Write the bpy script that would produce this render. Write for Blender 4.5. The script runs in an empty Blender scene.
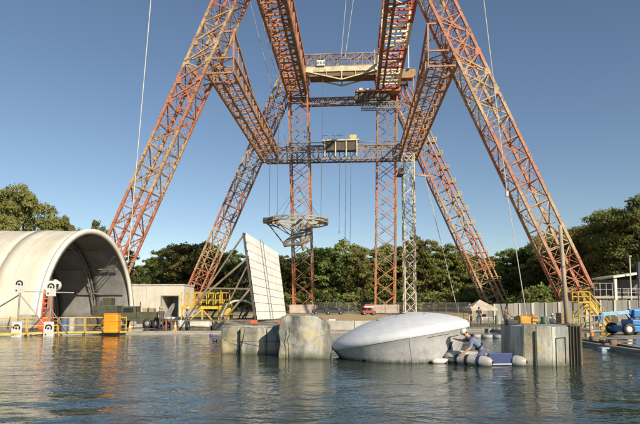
import bpy, bmesh, math, random
import numpy as np
from mathutils import Vector, Matrix, Quaternion
R = math.radians
random.seed(7)
sc = bpy.context.scene
col = sc.collection

# ------------------------------------------------------------------ camera
F, PITCH, HY, CH = 500.0, R(4), 305.0, 2.1          # focal length in photo pixels, pitch, horizon row, eye height
cam_d = bpy.data.cameras.new('camera'); cam = bpy.data.objects.new('camera', cam_d); col.objects.link(cam)
cam.location = (0, 0, CH); cam.rotation_euler = (R(90) + PITCH, 0, 0)
cam_d.sensor_width = 36; cam_d.lens = F / 640 * 36
cam_d.shift_y = (HY - 212 - F * math.tan(PITCH)) / 640
cam_d.clip_start = .1; cam_d.clip_end = 9000
sc.camera = cam
# ------------------------------------------------------------------ light
SUN_DIR = Vector((.54, -.84, 0)).normalized(); SUN_EL = R(27)
to_sun = (SUN_DIR * math.cos(SUN_EL) + Vector((0, 0, math.sin(SUN_EL)))).normalized()
w = bpy.data.worlds.new('World'); sc.world = w; w.use_nodes = True
nt = w.node_tree; bg = nt.nodes['Background']
sky = nt.nodes.new('ShaderNodeTexSky'); sky.sky_type = 'NISHITA'; sky.sun_disc = False
sky.sun_elevation = SUN_EL; sky.sun_rotation = math.atan2(to_sun.x, to_sun.y)
sky.air_density = 1.0; sky.dust_density = .05; sky.ozone_density = 1.6; sky.altitude = 0
nt.links.new(sky.outputs[0], bg.inputs[0]); bg.inputs[1].default_value = .07
sl = bpy.data.lights.new('sun', 'SUN'); sl.energy = 4.4; sl.angle = R(.6); sl.color = (1, .86, .66)
so = bpy.data.objects.new('sun', sl); col.objects.link(so)
so.rotation_euler = to_sun.to_track_quat('Z', 'Y').to_euler(); so.location = (30, -30, 60)
sc.view_settings.view_transform = 'Standard'; sc.view_settings.look = 'None'
sc.view_settings.exposure = 0.62; sc.view_settings.gamma = 1
sc.cycles.max_bounces = 6; sc.cycles.transparent_max_bounces = 8
sc.cycles.use_denoising = True

# ------------------------------------------------------------------ helpers
_c, _s, _t = math.cos(PITCH), math.sin(PITCH), math.tan(PITCH)
def at(px, py, Y):
    """photo pixel + depth -> world point"""
    k = (HY - py) / F - _t
    Z = Y * (_s + k * _c) / (_c - k * _s)
    d = Y * _c + Z * _s
    return Vector(((px - 320) / F * d, Y, Z + CH))
def gr(px, py, z=.15):
    """photo pixel on a horizontal plane of height z -> world point"""
    k = (HY - py) / F - _t
    q = (_s + k * _c) / (_c - k * _s)
    return at(px, py, (z - CH) / q)
GZ = .15

class MB:
    def __init__(s): s.v = []; s.f = []; s.sm = False
    def add(s, vs, fs):
        n = len(s.v); s.v += [tuple(v) for v in vs]; s.f += [tuple(i + n for i in f) for f in fs]; return s
    def box(s, lo, hi):
        x0, y0, z0 = lo; x1, y1, z1 = hi
        return s.add([(x0,y0,z0),(x1,y0,z0),(x1,y1,z0),(x0,y1,z0),(x0,y0,z1),(x1,y0,z1),(x1,y1,z1),(x0,y1,z1)],
                     [(0,3,2,1),(4,5,6,7),(0,1,5,4),(1,2,6,5),(2,3,7,6),(3,0,4,7)])
    def bar(s, a, b, w, h=None, up=None):
        a = Vector(a); b = Vector(b); d = (b - a)
        if d.length < 1e-6: return s
        d.normalize(); h = h or w
        up = Vector(up) if up else (Vector((0,0,1)) if abs(d.z) < .9 else Vector((0,1,0)))
        x = d.cross(up).normalized() * w / 2; y = x.normalized().cross(d).normalized() * h / 2
        vs = [p + i * x + j * y for p in (a, b) for i, j in ((-1,-1),(1,-1),(1,1),(-1,1))]
        return s.add(vs, [(3,2,1,0),(4,5,6,7),(0,1,5,4),(1,2,6,5),(2,3,7,6),(3,0,4,7)])
    def tube(s, pts, rad, n=8, cap=True, closed=False):
        pts = [Vector(p) for p in pts]; m = len(pts)
        rad = rad if isinstance(rad, (list, tuple)) else [rad] * m
        rings = []; ref = None
        for i, p in enumerate(pts):
            if closed: d = pts[(i+1) % m] - pts[i-1]
            else: d = pts[min(i+1, m-1)] - pts[max(i-1, 0)]
            d.normalize()
            if ref is None:
                ref = d.cross(Vector((0,0,1)) if abs(d.z) < .9 else Vector((1,0,0))).normalized()
            ref = (ref - d * ref.dot(d)).normalized(); o = d.cross(ref)
            rings.append([p + rad[i] * (math.cos(2*math.pi*k/n) * ref + math.sin(2*math.pi*k/n) * o) for k in range(n)])
        vs = [v for r in rings for v in r]; fs = []
        for i in range(m if closed else m - 1):
            j = (i + 1) % m
            fs += [(i*n+k, i*n+(k+1) % n, j*n+(k+1) % n, j*n+k) for k in range(n)]
        if cap and not closed: fs += [tuple(range(n))[::-1], tuple((m-1)*n + k for k in range(n))]
        return s.add(vs, fs)
    def lathe(s, prof, n=24, axis=None, org=(0,0,0), a0=0, a1=2*math.pi):
        M = Matrix.Identity(3)
        if axis is not None: M = Vector((0,0,1)).rotation_difference(Vector(axis)).to_matrix()
        org = Vector(org); vs = []
        full = abs(a1 - a0 - 2*math.pi) < 1e-6; m = n if full else n + 1
        for r, h in prof:
            for k in range(m):
                a = a0 + (a1 - a0) * k / n
                vs.append(org + M @ Vector((r*math.cos(a), r*math.sin(a), h)))
        fs = []
        for i in range(len(prof) - 1):
            for k in range(n):
                q = (k + 1) % m
                fs.append((i*m+k, i*m+q, (i+1)*m+q, (i+1)*m+k))
        return s.add(vs, fs)
    def prism(s, poly, vec):
        n = len(poly); vec = Vector(vec); vs = [Vector(p) for p in poly]; vs += [v + vec for v in vs]
        fs = [tuple(range(n))[::-1], tuple(range(n, 2*n))] + [(i, (i+1) % n, n+(i+1) % n, n+i) for i in range(n)]
        return s.add(vs, fs)
    def mesh(s, name='mesh', smooth=False):
        me = bpy.data.meshes.new(name); me.from_pydata(s.v, [], s.f); me.update()
        if smooth: me.polygons.foreach_set('use_smooth', [True] * len(me.polygons))
        return me
    def build(s, name, m, parent=None, smooth=False, bevel=0, kind=None):
        o = bpy.data.objects.new(name, s.mesh(name, smooth)); col.objects.link(o)
        bm = bmesh.new(); bm.from_mesh(o.data); bmesh.ops.recalc_face_normals(bm, faces=bm.faces); bm.to_mesh(o.data); bm.free()
        o.data.materials.append(m)
        if parent: o.parent = parent
        if bevel:
            b = o.modifiers.new('bevel', 'BEVEL'); b.width = bevel; b.segments = 2; b.limit_method = 'ANGLE'
        if kind: o['kind'] = kind
        return o
def tag(o, label=None, cat=None, group=None, kind=None):
    if label: o['label'] = label
    if cat: o['category'] = cat
    if group: o['group'] = group
    if kind: o['kind'] = kind
    return o
def thing(name, label, cat, loc=(0,0,0), rz=0, group=None):
    o = bpy.data.objects.new(name, None); col.objects.link(o); o.location = loc; o.rotation_euler = (0,0,rz)
    o.empty_display_size = .3
    return tag(o, label, cat, group)
def share(name, me, parent=None, mat4=None, m=None):
    o = bpy.data.objects.new(name, me); col.objects.link(o)
    if parent: o.parent = parent
    if mat4 is not None: o.matrix_local = mat4
    return o
def barmat(a, b, w, h=None):
    a = Vector(a); b = Vector(b); d = b - a; L = d.length
    q = Vector((0,0,1)).rotation_difference(d)
    return Matrix.Translation((a+b)/2) @ q.to_matrix().to_4x4() @ Matrix.Diagonal((w, h or w, L, 1))

# ------------------------------------------------------------------ materials
def N(nt, t, **k):
    n = nt.nodes.new(t)
    for a, v in k.items():
        if hasattr(n, a): setattr(n, a, v)
    return n
def newmat(name):
    m = bpy.data.materials.new(name); m.use_nodes = True
    return m, m.node_tree, m.node_tree.nodes['Principled BSDF']
def ramp(nt, fac, stops):
    r = nt.nodes.new('ShaderNodeValToRGB'); el = r.color_ramp.elements
    while len(el) < len(stops): el.new(.5)
    for e, (p, c) in zip(el, stops): e.position = p; e.color = (*c, 1)
    nt.links.new(fac, r.inputs[0]); return r.outputs[0]
def noise(nt, scale, detail=5, rough=.6, vec=None, coord='Object', dist=0):
    n = nt.nodes.new('ShaderNodeTexNoise'); n.inputs['Scale'].default_value = scale
    n.inputs['Detail'].default_value = detail; n.inputs['Roughness'].default_value = rough; n.inputs['Distortion'].default_value = dist
    if vec is None:
        tc = nt.nodes.new('ShaderNodeTexCoord'); vec = tc.outputs[coord]
    nt.links.new(vec, n.inputs['Vector']); return n.outputs[0]
def mapping(nt, scale, coord='Object', rot=(0,0,0)):
    tc = nt.nodes.new('ShaderNodeTexCoord'); mp = nt.nodes.new('ShaderNodeMapping')
    mp.inputs['Scale'].default_value = scale; mp.inputs['Rotation'].default_value = rot
    nt.links.new(tc.outputs[coord], mp.inputs[0]); return mp.outputs[0]
def position(nt):
    return nt.nodes.new('ShaderNodeNewGeometry').outputs['Position']
def mix(nt, fac, a, b, mode='MIX'):
    n = nt.nodes.new('ShaderNodeMix'); n.data_type = 'RGBA'; n.blend_type = mode
    for sck, v in ((n.inputs[0], fac), (n.inputs[6], a), (n.inputs[7], b)):
        if isinstance(v, (int, float)): sck.default_value = v
        elif isinstance(v, tuple): sck.default_value = (*v, 1)
        else: nt.links.new(v, sck)
    return n.outputs[2]
def bump(nt, h, bs, strength=.3, dist=.02):
    b = nt.nodes.new('ShaderNodeBump'); b.inputs['Strength'].default_value = strength; b.inputs['Distance'].default_value = dist
    nt.links.new(h, b.inputs['Height']); nt.links.new(b.outputs[0], bs.inputs['Normal'])
def M(name, c, rough=.6, c2=None, scale=2.0, metal=0, bmp=0, streak=False, lo=.35, hi=.68, coord='Object', spec=.5):
    m, nt, bs = newmat(name)
    bs.inputs['Roughness'].default_value = rough; bs.inputs['Metallic'].default_value = metal
    bs.inputs['Specular IOR Level'].default_value = spec
    c2 = c2 or tuple(x * .62 for x in c)
    vec = mapping(nt, (1, 1, .18), coord) if streak else mapping(nt, (1, 1, 1), coord)
    n = noise(nt, scale, 6, .65, vec)
    nt.links.new(ramp(nt, n, [(lo, c2), (hi, c)]), bs.inputs['Base Color'])
    if bmp:
        bump(nt, noise(nt, scale * 6, 4, .6, vec), bs, bmp, .02)
    return m

def paint_mat(name, off, period=10.6, ca=(.45,.135,.07), cb=(.46,.33,.19)):
    """weathered obstruction paint: alternating red-orange and faded cream bands by height, rust on both"""
    m, nt, bs = newmat(name); bs.inputs['Roughness'].default_value = .62
    pos = position(nt); sep = nt.nodes.new('ShaderNodeSeparateXYZ'); nt.links.new(pos, sep.inputs[0])
    a = N(nt, 'ShaderNodeMath', operation='MULTIPLY_ADD'); a.inputs[1].default_value = .5 / period; a.inputs[2].default_value = off
    nt.links.new(sep.outputs[2], a.inputs[0])
    fr = N(nt, 'ShaderNodeMath', operation='FRACT'); nt.links.new(a.outputs[0], fr.inputs[0])
    band = ramp(nt, fr.outputs[0], [(0, (0,0,0)), (.492, (0,0,0)), (.508, (1,1,1)), (.985, (1,1,1)), (1, (0,0,0))])
    base = mix(nt, band, ca, cb)
    n1 = noise(nt, .55, 6, .7, pos)
    n2 = noise(nt, 2.3, 6, .7, pos)
    rust = ramp(nt, n1, [(.40, (0,0,0)), (.62, (1,1,1))])
    c1 = mix(nt, rust, base, (.33,.16,.075))
    dark = ramp(nt, n2, [(.52, (0,0,0)), (.62, (1,1,1))])
    n3 = ramp(nt, noise(nt, 7.5, 4, .7, pos), [(.57, (0,0,0)), (.68, (1,1,1))])
    c2 = mix(nt, n3, mix(nt, dark, c1, (.075,.045,.035)), (.46,.37,.30))
    nt.links.new(c2, bs.inputs['Base Color'])
    return m
P_NL = paint_mat('gantry_paint_a', .52); P_NR = paint_mat('gantry_paint_b', .02)
P_FL = paint_mat('gantry_paint_c', .0, 11.5); P_FR = paint_mat('gantry_paint_d', .47, 10.4)
P_TOP = paint_mat('gantry_paint_e', .2, 30, (.46,.17,.085), (.40,.2,.1))
def band_y(name, ca, cb, period, off):
    m, nt, bs = newmat(name); bs.inputs['Roughness'].default_value = .6
    tc = nt.nodes.new('ShaderNodeTexCoord'); sep = nt.nodes.new('ShaderNodeSeparateXYZ'); nt.links.new(tc.outputs['Object'], sep.inputs[0])
    a = N(nt, 'ShaderNodeMath', operation='MULTIPLY_ADD'); a.inputs[1].default_value = .5/period; a.inputs[2].default_value = off
    nt.links.new(sep.outputs[1], a.inputs[0]); fr = N(nt, 'ShaderNodeMath', operation='FRACT'); nt.links.new(a.outputs[0], fr.inputs[0])
    band = ramp(nt, fr.outputs[0], [(0, (0,0,0)), (.49, (0,0,0)), (.51, (1,1,1)), (1, (1,1,1))])
    base = mix(nt, band, ca, cb)
    d = ramp(nt, noise(nt, 1.6, 6, .7), [(.55, (0,0,0)), (.75, (1,1,1))])
    nt.links.new(mix(nt, d, base, (.12,.06,.04)), bs.inputs['Base Color']); return m
P_GR = band_y('top_girder_banded_paint', (.38,.075,.04), (.66,.60,.47), 9.5, -.316)
P_TW = paint_mat('tower_paint', .02, 13, (.47,.14,.05), (.2,.16,.14))
STEEL_D = M('dark_steel', (.10,.085,.075), .55, (.035,.03,.028), 1.5)
CREAM = M('cream_steel', (.62,.60,.44), .55, (.36,.33,.22), 1.2)
MAST = M('pale_mast_paint', (.58,.54,.44), .55, (.30,.25,.18), 1.5)
BEAMP = M('beam_faded_paint', (.40,.28,.2), .6, (.10,.08,.085), .45)
FABRIC = M('shelter_fabric', (.66,.63,.54), .55, (.50,.465,.38), .35, bmp=.3, streak=True)
CONC = M('concrete', (.42,.40,.35), .85, (.23,.22,.19), .6, bmp=.5)
YELLOW = M('yellow_paint', (.66,.46,.05), .5, (.42,.27,.04), 2.5)
ORANGE = M('orange_plastic', (.78,.33,.02), .45, (.62,.22,.01), 1.2)
WHITE = M('white_paint', (.68,.67,.63), .4, (.52,.5,.46), 1.5)
BLACK = M('black_rubber', (.02,.02,.022), .6, (.012,.012,.012), 3)
BLUE = M('blue_lift_paint', (.04,.22,.52), .35, (.03,.15,.38), 1.0)
OLIVE = M('olive_drab', (.085,.09,.045), .6, (.045,.05,.028), 1.2)
REDP = M('red_paint', (.34,.055,.04), .5, (.2,.03,.025), 1.2)
GREYM = M('grey_metal', (.30,.30,.30), .45, (.18,.18,.18), 1.5, metal=.3)
WOOD = M('weathered_wood', (.20,.16,.11), .8, (.07,.055,.04), 1.6, streak=True, bmp=.4)
POLEW = M('pale_pole_wood', (.46,.40,.28), .75, (.26,.22,.15), 1.2, streak=True)
GLASS = M('dark_glass', (.02,.025,.03), .08, (.015,.02,.025), 1)
CABLE = M('pale_cable', (.55,.53,.48), .5, (.4,.38,.35), 1)
CABLED = M('dark_cable', (.12,.12,.12), .5, (.08,.08,.08), 1)
REDO = M('red_orange_ladder', (.55,.13,.05), .5, (.4,.08,.03), 2)

# ------------------------------------------------------------------ setting: ground, basin, water
FL, FR, NR, NL = Vector((-31,33.4,0)), Vector((13.75,40.2,0)), Vector((13.15,5.0,0)), Vector((-31,12.3,0))
basin = [FL, FR, NR, NL]
def sheet(name, polys, z, m, kind='structure'):
    mb = MB()
    for p in polys: mb.add([(x, y, z) for x, y in p], [tuple(range(len(p)))])
    o = mb.build(name, m)
    o['kind'] = kind; return o
def flat(v): return (v.x, v.y)
GM, gnt, gbs = newmat('yard_ground')
gpos = position(gnt)
gn = noise(gnt, .035, 6, .65, gpos); gn2 = noise(gnt, .6, 6, .7, gpos)
gc = ramp(gnt, gn, [(.35, (.10,.10,.045)), (.5, (.22,.18,.10)), (.65, (.30,.25,.15))])
gnt.links.new(mix(gnt, .35, gc, ramp(gnt, gn2, [(.3,(.06,.06,.035)),(.7,(.34,.29,.2))])), gbs.inputs['Base Color']); gbs.inputs['Roughness'].default_value = .9
B = 4500
out = [(-B, B), (B, B), (B, -B), (-B, -B)]
sheet('ground', [[out[i], out[(i+1) % 4], flat(basin[(i+1) % 4]), flat(basin[i])] for i in range(4)], GZ - .004, GM)
# wet concrete apron round the basin
AM, ant, abs_ = newmat('wet_concrete_apron')
ap = position(ant)
an = noise(ant, .22, 5, .6, ap); an2 = noise(ant, 1.6, 6, .7, ap)
wet = ramp(ant, an, [(.42, (0,0,0)), (.50, (1,1,1))])
dry = ramp(ant, an2, [(.3, (.17,.15,.12)), (.7, (.36,.32,.26))])
ant.links.new(mix(ant, wet, dry, (.055,.05,.042)), abs_.inputs['Base Color'])
ant.links.new(ramp(ant, an, [(.42, (.75,.75,.75)), (.50, (.07,.07,.07))]), abs_.inputs['Roughness'])
ring = [Vector((-95,62,0)), Vector((34,62,0)), Vector((34,-20,0)), Vector((-95,-20,0))]
sheet('apron', [[flat(ring[i]), flat(ring[(i+1) % 4]), flat(basin[(i+1) % 4]), flat(basin[i])] for i in range(4)], GZ, AM)
SAND = M('sandy_soil', (.50,.39,.19), .9, (.34,.26,.13), .35)
sheet('sand_strip', [[(-14,62.5),(36,62.5),(70,112),(-34,112)]], GZ + .004, SAND)
GRASSM = M('mown_grass', (.13,.17,.035), .9, (.07,.10,.025), 1.2)
sheet('grass_verge', [[(6.5,46),(26,46),(26,53),(6.5,53)]], GZ + .008, GRASSM)
# basin walls under water + low kerb
bw = MB()
for i in range(4):
    a, b = basin[i], basin[(i+1) % 4]
    bw.add([(a.x,a.y,GZ-.004),(b.x,b.y,GZ-.004),(b.x,b.y,-3),(a.x,a.y,-3)], [(0,1,2,3)])
bw.add([(v.x,v.y,-3) for v in basin], [(0,1,2,3)])
o = bw.build('basin_wall', CONC); o['kind'] = 'structure'
kerbm = M('kerb_concrete', (.34,.32,.27), .6, (.12,.11,.095), .5)
cen = sum(basin, Vector()) / 4
for i, (a, b) in enumerate([(basin[k], basin[(k+1) % 4]) for k in range(4)]):
    d = (b - a).normalized(); n = Vector((d.y, -d.x, 0))
    if n.dot(cen - a) > 0: n = -n
    L = (b - a).length; m = int(L / 3.1); kr = tag(thing('basin_kerb', None, None, a), kind='structure')
    for j in range(m):
        p = d * (L * j / m + .02); q = d * (L * (j+1) / m - .02); hh = random.uniform(.0, .012)
        poly = [p - n*.03, q - n*.03, q + n*.32, p + n*.32]
        MB().prism([v + Vector((0,0,GZ-.06)) for v in poly], (0,0,.12+hh)).build('kerb_stone', kerbm, kr, bevel=.015)
# water: displaced grid with fine ripple bump
WM, wnt, wbs = newmat('basin_water')
wbs.inputs['Base Color'].default_value = (.026,.042,.032,1); wbs.inputs['Roughness'].default_value = .015
wbs.inputs['IOR'].default_value = 1.333; wbs.inputs['Specular IOR Level'].default_value = .8
wp = position(wnt); wm = wnt.nodes.new('ShaderNodeMapping'); wm.inputs['Scale'].default_value = (.62,1.3,1); wnt.links.new(wp, wm.inputs[0])
w1 = noise(wnt, 1.5, 3, .5, wm.outputs[0], dist=1.2)
w2 = noise(wnt, 6.0, 2, .5, wm.outputs[0], dist=.8)
wa = N(wnt, 'ShaderNodeMath', operation='MULTIPLY_ADD'); wa.inputs[1].default_value = .28; wnt.links.new(w2, wa.inputs[0]); wnt.links.new(w1, wa.inputs[2])
calm = ramp(wnt, noise(wnt, .16, 3, .6, wp), [(.38, (.3,.3,.3)), (.62, (1,1,1))])       # calm and ruffled patches
wq = N(wnt, 'ShaderNodeMath', operation='MULTIPLY'); wnt.links.new(wa.outputs[0], wq.inputs[0]); wnt.links.new(calm, wq.inputs[1])
bump(wnt, wq.outputs[0], wbs, .75, .07)
nx, ny = 300, 250
rng = np.random.default_rng(3)
u, v = np.meshgrid(np.linspace(0, 1, nx), np.linspace(0, 1, ny) ** 1.35)
def lerp2(u, v):
    A = np.array([[p.x, p.y] for p in (NL, NR, FR, FL)])
    return ((1-u)*(1-v))[..., None]*A[0] + (u*(1-v))[..., None]*A[1] + (u*v)[..., None]*A[2] + ((1-u)*v)[..., None]*A[3]
XY = lerp2(u, v); Zw = np.zeros(u.shape)
for k in range(26):
    lam = rng.uniform(.5, 2.4); th = rng.normal(math.pi/2, .55); ph = rng.uniform(0, 6.28)
    Zw += .0020 * lam ** .8 * np.sin(2*math.pi/lam*(XY[...,0]*math.cos(th) + XY[...,1]*math.sin(th)) + ph) * (.6 + .4*np.sin(XY[...,0]*rng.uniform(.1,.4) + ph))
V = np.dstack([XY, Zw]).reshape(-1, 3)
idx = np.arange(nx*ny).reshape(ny, nx)
Fq = np.stack([idx[:-1,:-1], idx[:-1,1:], idx[1:,1:], idx[1:,:-1]], -1).reshape(-1, 4)
me = bpy.data.meshes.new('water'); me.from_pydata(V.tolist(), [], Fq.tolist()); me.polygons.foreach_set('use_smooth', [True]*len(me.polygons))
me.materials.append(WM); o = bpy.data.objects.new('water', me); col.objects.link(o); o['kind'] = 'structure'

# ------------------------------------------------------------------ gantry
YAW = .067
gan = thing('gantry', 'towering red and cream lattice steel gantry straddling the water basin', 'gantry', (1.587, 80.1, 0), -YAW)
unit_bar = MB().box((-.5,-.5,-.5), (.5,.5,.5))
def bar_mesh(m):
    me = unit_bar.mesh('brace'); me.materials.append(m); return me
def box_truss(p0, p1, wv, dv, n, style='zig', taper=None):
    """four chords round the line p0-p1, half offsets wv and dv; returns chord segments and brace segments"""
    p0, p1, wv, dv = map(Vector, (p0, p1, wv, dv))
    sg = [(-1,-1),(1,-1),(1,1),(-1,1)]
    def node(i, k):
        t = i / n; a, b = sg[k]; return p0.lerp(p1, t) + a*wv + b*dv
    chords = [(node(0,k), node(n,k)) for k in range(4)]
    br = []
    for i in range(n + 1):
        for k in range(4):
            q = (k + 1) % 4
            if style != 'x' or i in (0, n): br.append((node(i,k), node(i,q)))
            if i < n:
                if style == 'x':
                    br.append((node(i,k), node(i+1,q))); br.append((node(i,q), node(i+1,k)))
                else:
                    br.append((node(i,k), node(i+1,q)) if (i + k) % 2 == 0 else (node(i,q), node(i+1,k)))
    return chords, br
def second(chords, n, wd, m, part):
    """thin secondary members: half-panel struts, counter diagonals and inner cross ties, too small to pick apart"""
    mb = MB(); pt = lambda k, t: chords[k % 4][0].lerp(chords[k % 4][1], t)
    for i in range(n):
        t0, t1, th = i/n, (i+1)/n, (i+.5)/n
        for k in range(4):
            mb.bar(pt(k, th), pt(k+1, th), wd)
            a, b = (pt(k+1, t0), pt(k, t1)) if (i + k) % 2 == 0 else (pt(k, t0), pt(k+1, t1))
            mb.bar(a, b, wd*.8)
        mb.bar(pt(0, t0), pt(2, t0), wd*.8); mb.bar(pt(1, t0), pt(3, t0), wd*.8)
    mb.build('secondary_bracing', m, part, kind='stuff')
def truss_part(name, chords, br, cw, bw_, m, parent, single=False, bname='brace', label=None, sec=True):
    mb = MB()
    for a, b in chords: mb.bar(a, b, cw)
    part = mb.build(name, m, parent)
    if label: part['label'] = label
    if single:
        me = bar_mesh(m)
        for a, b in br: share(bname, me, part, barmat(a, b, bw_))
        second(chords, len(br)//8, bw_*.42, m, part)
    else:
        mb = MB()
        for a, b in br: mb.bar(a, b, bw_)
        mb.build('bracing', m, part, kind='stuff')
        if sec: second(chords, max(4, len(br)//8), bw_*.42, m, part)
    return part
W0, T0, H0, LG = 40.7, 12.34, 66.4, 48.9
def leg(side, a0, m, single, n=19):
    d = Vector((side*(T0-W0), 0, H0)).normalized()
    wv = Vector((d.z, 0, -d.x)) * 1.85
    p0 = Vector((side*W0, a0+2.25, 0)); p1 = Vector((side*T0, a0+2.25, H0))
    ch, br = box_truss(p0 + d*.9, p1, wv, (0,2.25,0), n)
    nm = truss_part('leg', ch, br, .43, .165, m, gan, single)
    MB().box((side*W0-3.2, a0-.6, 0), (side*W0+3.2, a0+5.1, 1.0)).build('footing', CONC, nm, bevel=.05)
    return nm, ch
l_nl, _ = leg(-1, 0, P_NL, True); l_nr, _ = leg(1, 0, P_NR, True)
l_fl, _ = leg(-1, LG, P_FL, False); l_fr, chfr = leg(1, LG, P_FR, False)
# gusset plates where the side girders meet the near legs
for side, lg_, m in ((-1, l_nl, P_NL), (1, l_nr, P_NR)):
    plate = MB().box((-.42,-.06,-.55), (.42,.06,.55)).mesh('gusset_plate'); plate.materials.append(m); xb = bar_mesh(m)
    rz_ = lambda z: side*(W0 - (W0-T0)*z/H0)
    for z in (36.5, 39.8, 43.1, 46.4):
        for dx in (-2.03, 2.03):
            for a in (-.16, 4.66): share('gusset_plate', plate, lg_, Matrix.Translation((rz_(z)+dx*.86, a, z)))
        share('cross_brace', xb, lg_, barmat((rz_(z)-2, -.1, z), (rz_(z+3.2)+2, -.1, z+3.2), .24)); share('cross_brace', xb, lg_, barmat((rz_(z)+2, .1, z), (rz_(z+3.2)-2, .1, z+3.2), .24))
# stairway with landings along the outer face of the far right leg
base = Vector((W0, LG+2.25, 0)); top = Vector((T0, LG+2.25, H0))
lnd = MB().box((-.9,-.9,-.12), (1.5,.9,.06)).mesh('landing'); lnd.materials.append(P_FR)
rl = MB()
for zz in (.55, 1.1): rl.bar((-.2,-.9,zz), (1.5,-.9,zz), .09)
for xx in (1.45, .6): rl.bar((xx,-.9,0), (xx,-.9,1.15), .1)
rlm = rl.mesh('landing_rail'); rlm.materials.append(YELLOW); flb = bar_mesh(P_FR)
for i in range(16):
    t = .015 + i * .055; q = base.lerp(top, t) + Vector((2.6, -.4, 0)); q2 = base.lerp(top, t + .055) + Vector((2.6, -.4, 0))
    share('landing', lnd, l_fr, Matrix.Translation(q)); share('landing_rail', rlm, l_fr, Matrix.Translation(q))
    share('stair_flight', flb, l_fr, barmat(q + Vector((1,-.5,0)), q2 + Vector((1,-.5,0)), .3, .8))
# side girders, level, from near leg to far leg, haunched where they meet the near leg
for side, m in ((-1, P_TOP), (1, P_TOP)):
    c, b = box_truss((side*18.4, .2, 42.3), (side*18.4, LG+4.4, 42.3), (2.25,0,0), (0,0,1.35), 16)
    sg_ = truss_part('side_girder', c, b, .4, .15, m, gan, sec=False)
    kn = bar_mesh(m)
    for r_ in (16.15, 20.65):
        share('knee_brace', kn, sg_, barmat((side*min(r_, 19.6), .2, 48.2), (side*r_, 17, 43.7), .34))
        for k in range(1, 5):
            t = k/5; top_ = Vector((side*min(r_, 19.6), .2, 48.2)).lerp(Vector((side*r_, 17, 43.7)), t)
            share('hanger', kn, sg_, barmat(top_, (top_.x, top_.y, 43.65), .16))
    for z in (41, 43.6, 48.2):
        rl_ = W0 - (W0-T0)*z/H0 - 1.9; share('tie', kn, sg_, barmat((side*rl_, .25, z), (side*16.15, .25, z), .26)); share('tie', kn, sg_, barmat((side*rl_, 4.3, z), (side*16.15, 4.3, z if z < 45 else 47), .22))
    share('tie', kn, sg_, barmat((side*16.15, .2, 43.6), (side*16.15, .2, 48.2), .3))
    for k in range(2): share('service_pipe', kn, sg_, barmat((side*(17.4+1.4*k), .4, 40.85), (side*(17.4+1.4*k), LG+4.2, 40.85), .16))
# top longitudinal girders
for (r0, r1), m in (((-13.3, -8.2), P_TOP), ((10.0, 15.4), P_GR)):
    c0 = (r0 + r1) / 2
    c, b = box_truss((c0, -4, 60.2), (c0, LG+4.5, 60.2), ((r1-r0)/2,0,0), (0,0,2.7), 15)
    tg = truss_part('top_girder', c, b, .55, .2, m, gan, sec=False)
    mb = MB()
    for i in range(31):                                     # cross ties under the crane rails
        y = -3.5 + i * 1.87
        mb.bar((r0, y, 57.7), (r1, y, 57.7), .22, .24)
    mb.build('cross_ties', m, tg, kind='stuff')
    mb = MB()                                               # inner crane rail beam and walkway
    s = 1 if c0 < 0 else -1
    ri = r1 if c0 < 0 else r0
    mb.box((ri-s*.15-.35, -4, 56.9), (ri-s*.15+.35, LG+4.5, 58.3))
    mb.box((ri-s*1.5-.25, -4, 57.2), (ri-s*1.5+.25, LG+4.5, 57.4))
    mb.build('crane_rail', M('rail_rust_%d' % (c0 > 0), (.30,.19,.10), .6, (.09,.06,.04), .8), tg)
# vertical towers under the girder ends
for (rt, rb) in ((-10.5, -9.0), (12.8, 11.7)):
    c, b = box_truss((rb, LG-.3, .6), (rt, LG-.3, 57.5), (2.45,0,0), (0,2.2,0), 15, 'x')
    tw = truss_part('support_tower', c, b, .38, .15, P_TW, gan, sec=False)
    MB().box((rb-3.4, LG-3.2, 0), (rb+3.4, LG+2.6, 2.2)).build('footing', M('footing_pale_%d' % (rt > 0), (.55,.45,.38), .8, (.4,.32,.27), .8), tw, bevel=.06)
# far cross beams
c, b = box_truss((-19, LG-1.2, 41.3), (19.6, LG-1.2, 41.3), (0,0,1.75), (0,1.5,0), 14)
cb = truss_part('cross_beam', c, b, .36, .17, BEAMP, gan)
mb = MB()
for z in (41.4, 42.0, 43.9): mb.bar((-19, LG-2.72, z), (19.6, LG-2.72, z), .2)
mb.build('walkway_rail', BEAMP, cb)
c, b = box_truss((-10, LG+.8, 56.1), (16.5, LG+.8, 56.1), (0,0,.8), (0,.8,0), 22)
truss_part('lower_tie_beam', c, b, .26, .14, BEAMP, gan)
# operator cabin hanging on the cross beam
cab = MB().box((-3.6, LG-4.6, 41.2), (4.9, LG-2.9, 43.6)).build('cabin', M('cabin_dark', (.09,.075,.06), .6, (.04,.035,.03), 1), gan, bevel=.05)
mb = MB().box((-4.0, LG-5.0, 43.62), (5.3, LG-2.6, 43.95)); mb.build('cabin_roof', CREAM, cab)
for k in range(4): MB().bar((-3.3 + 2.7*k, LG-4.75, 39.6), (-3.3 + 2.7*k, LG-4.75, 43.6), .3).build('cabin_post', CREAM, cab)
MB().box((2.9, LG-4.2, 43.96), (4.7, LG-3.0, 45.3)).build('roof_unit', M('roof_unit_yellow', (.65,.52,.2), .5), cab, bevel=.05)
mb = MB()
for k in range(6): mb.bar((-3.9+1.5*k, LG-4.9, 43.9), (-3.9+1.5*k, LG-4.9, 45.0), .08)
mb.bar((-3.9, LG-4.9, 45.0), (3, LG-4.9, 45.0), .08); mb.build('roof_railing', GREYM, cab)
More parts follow.
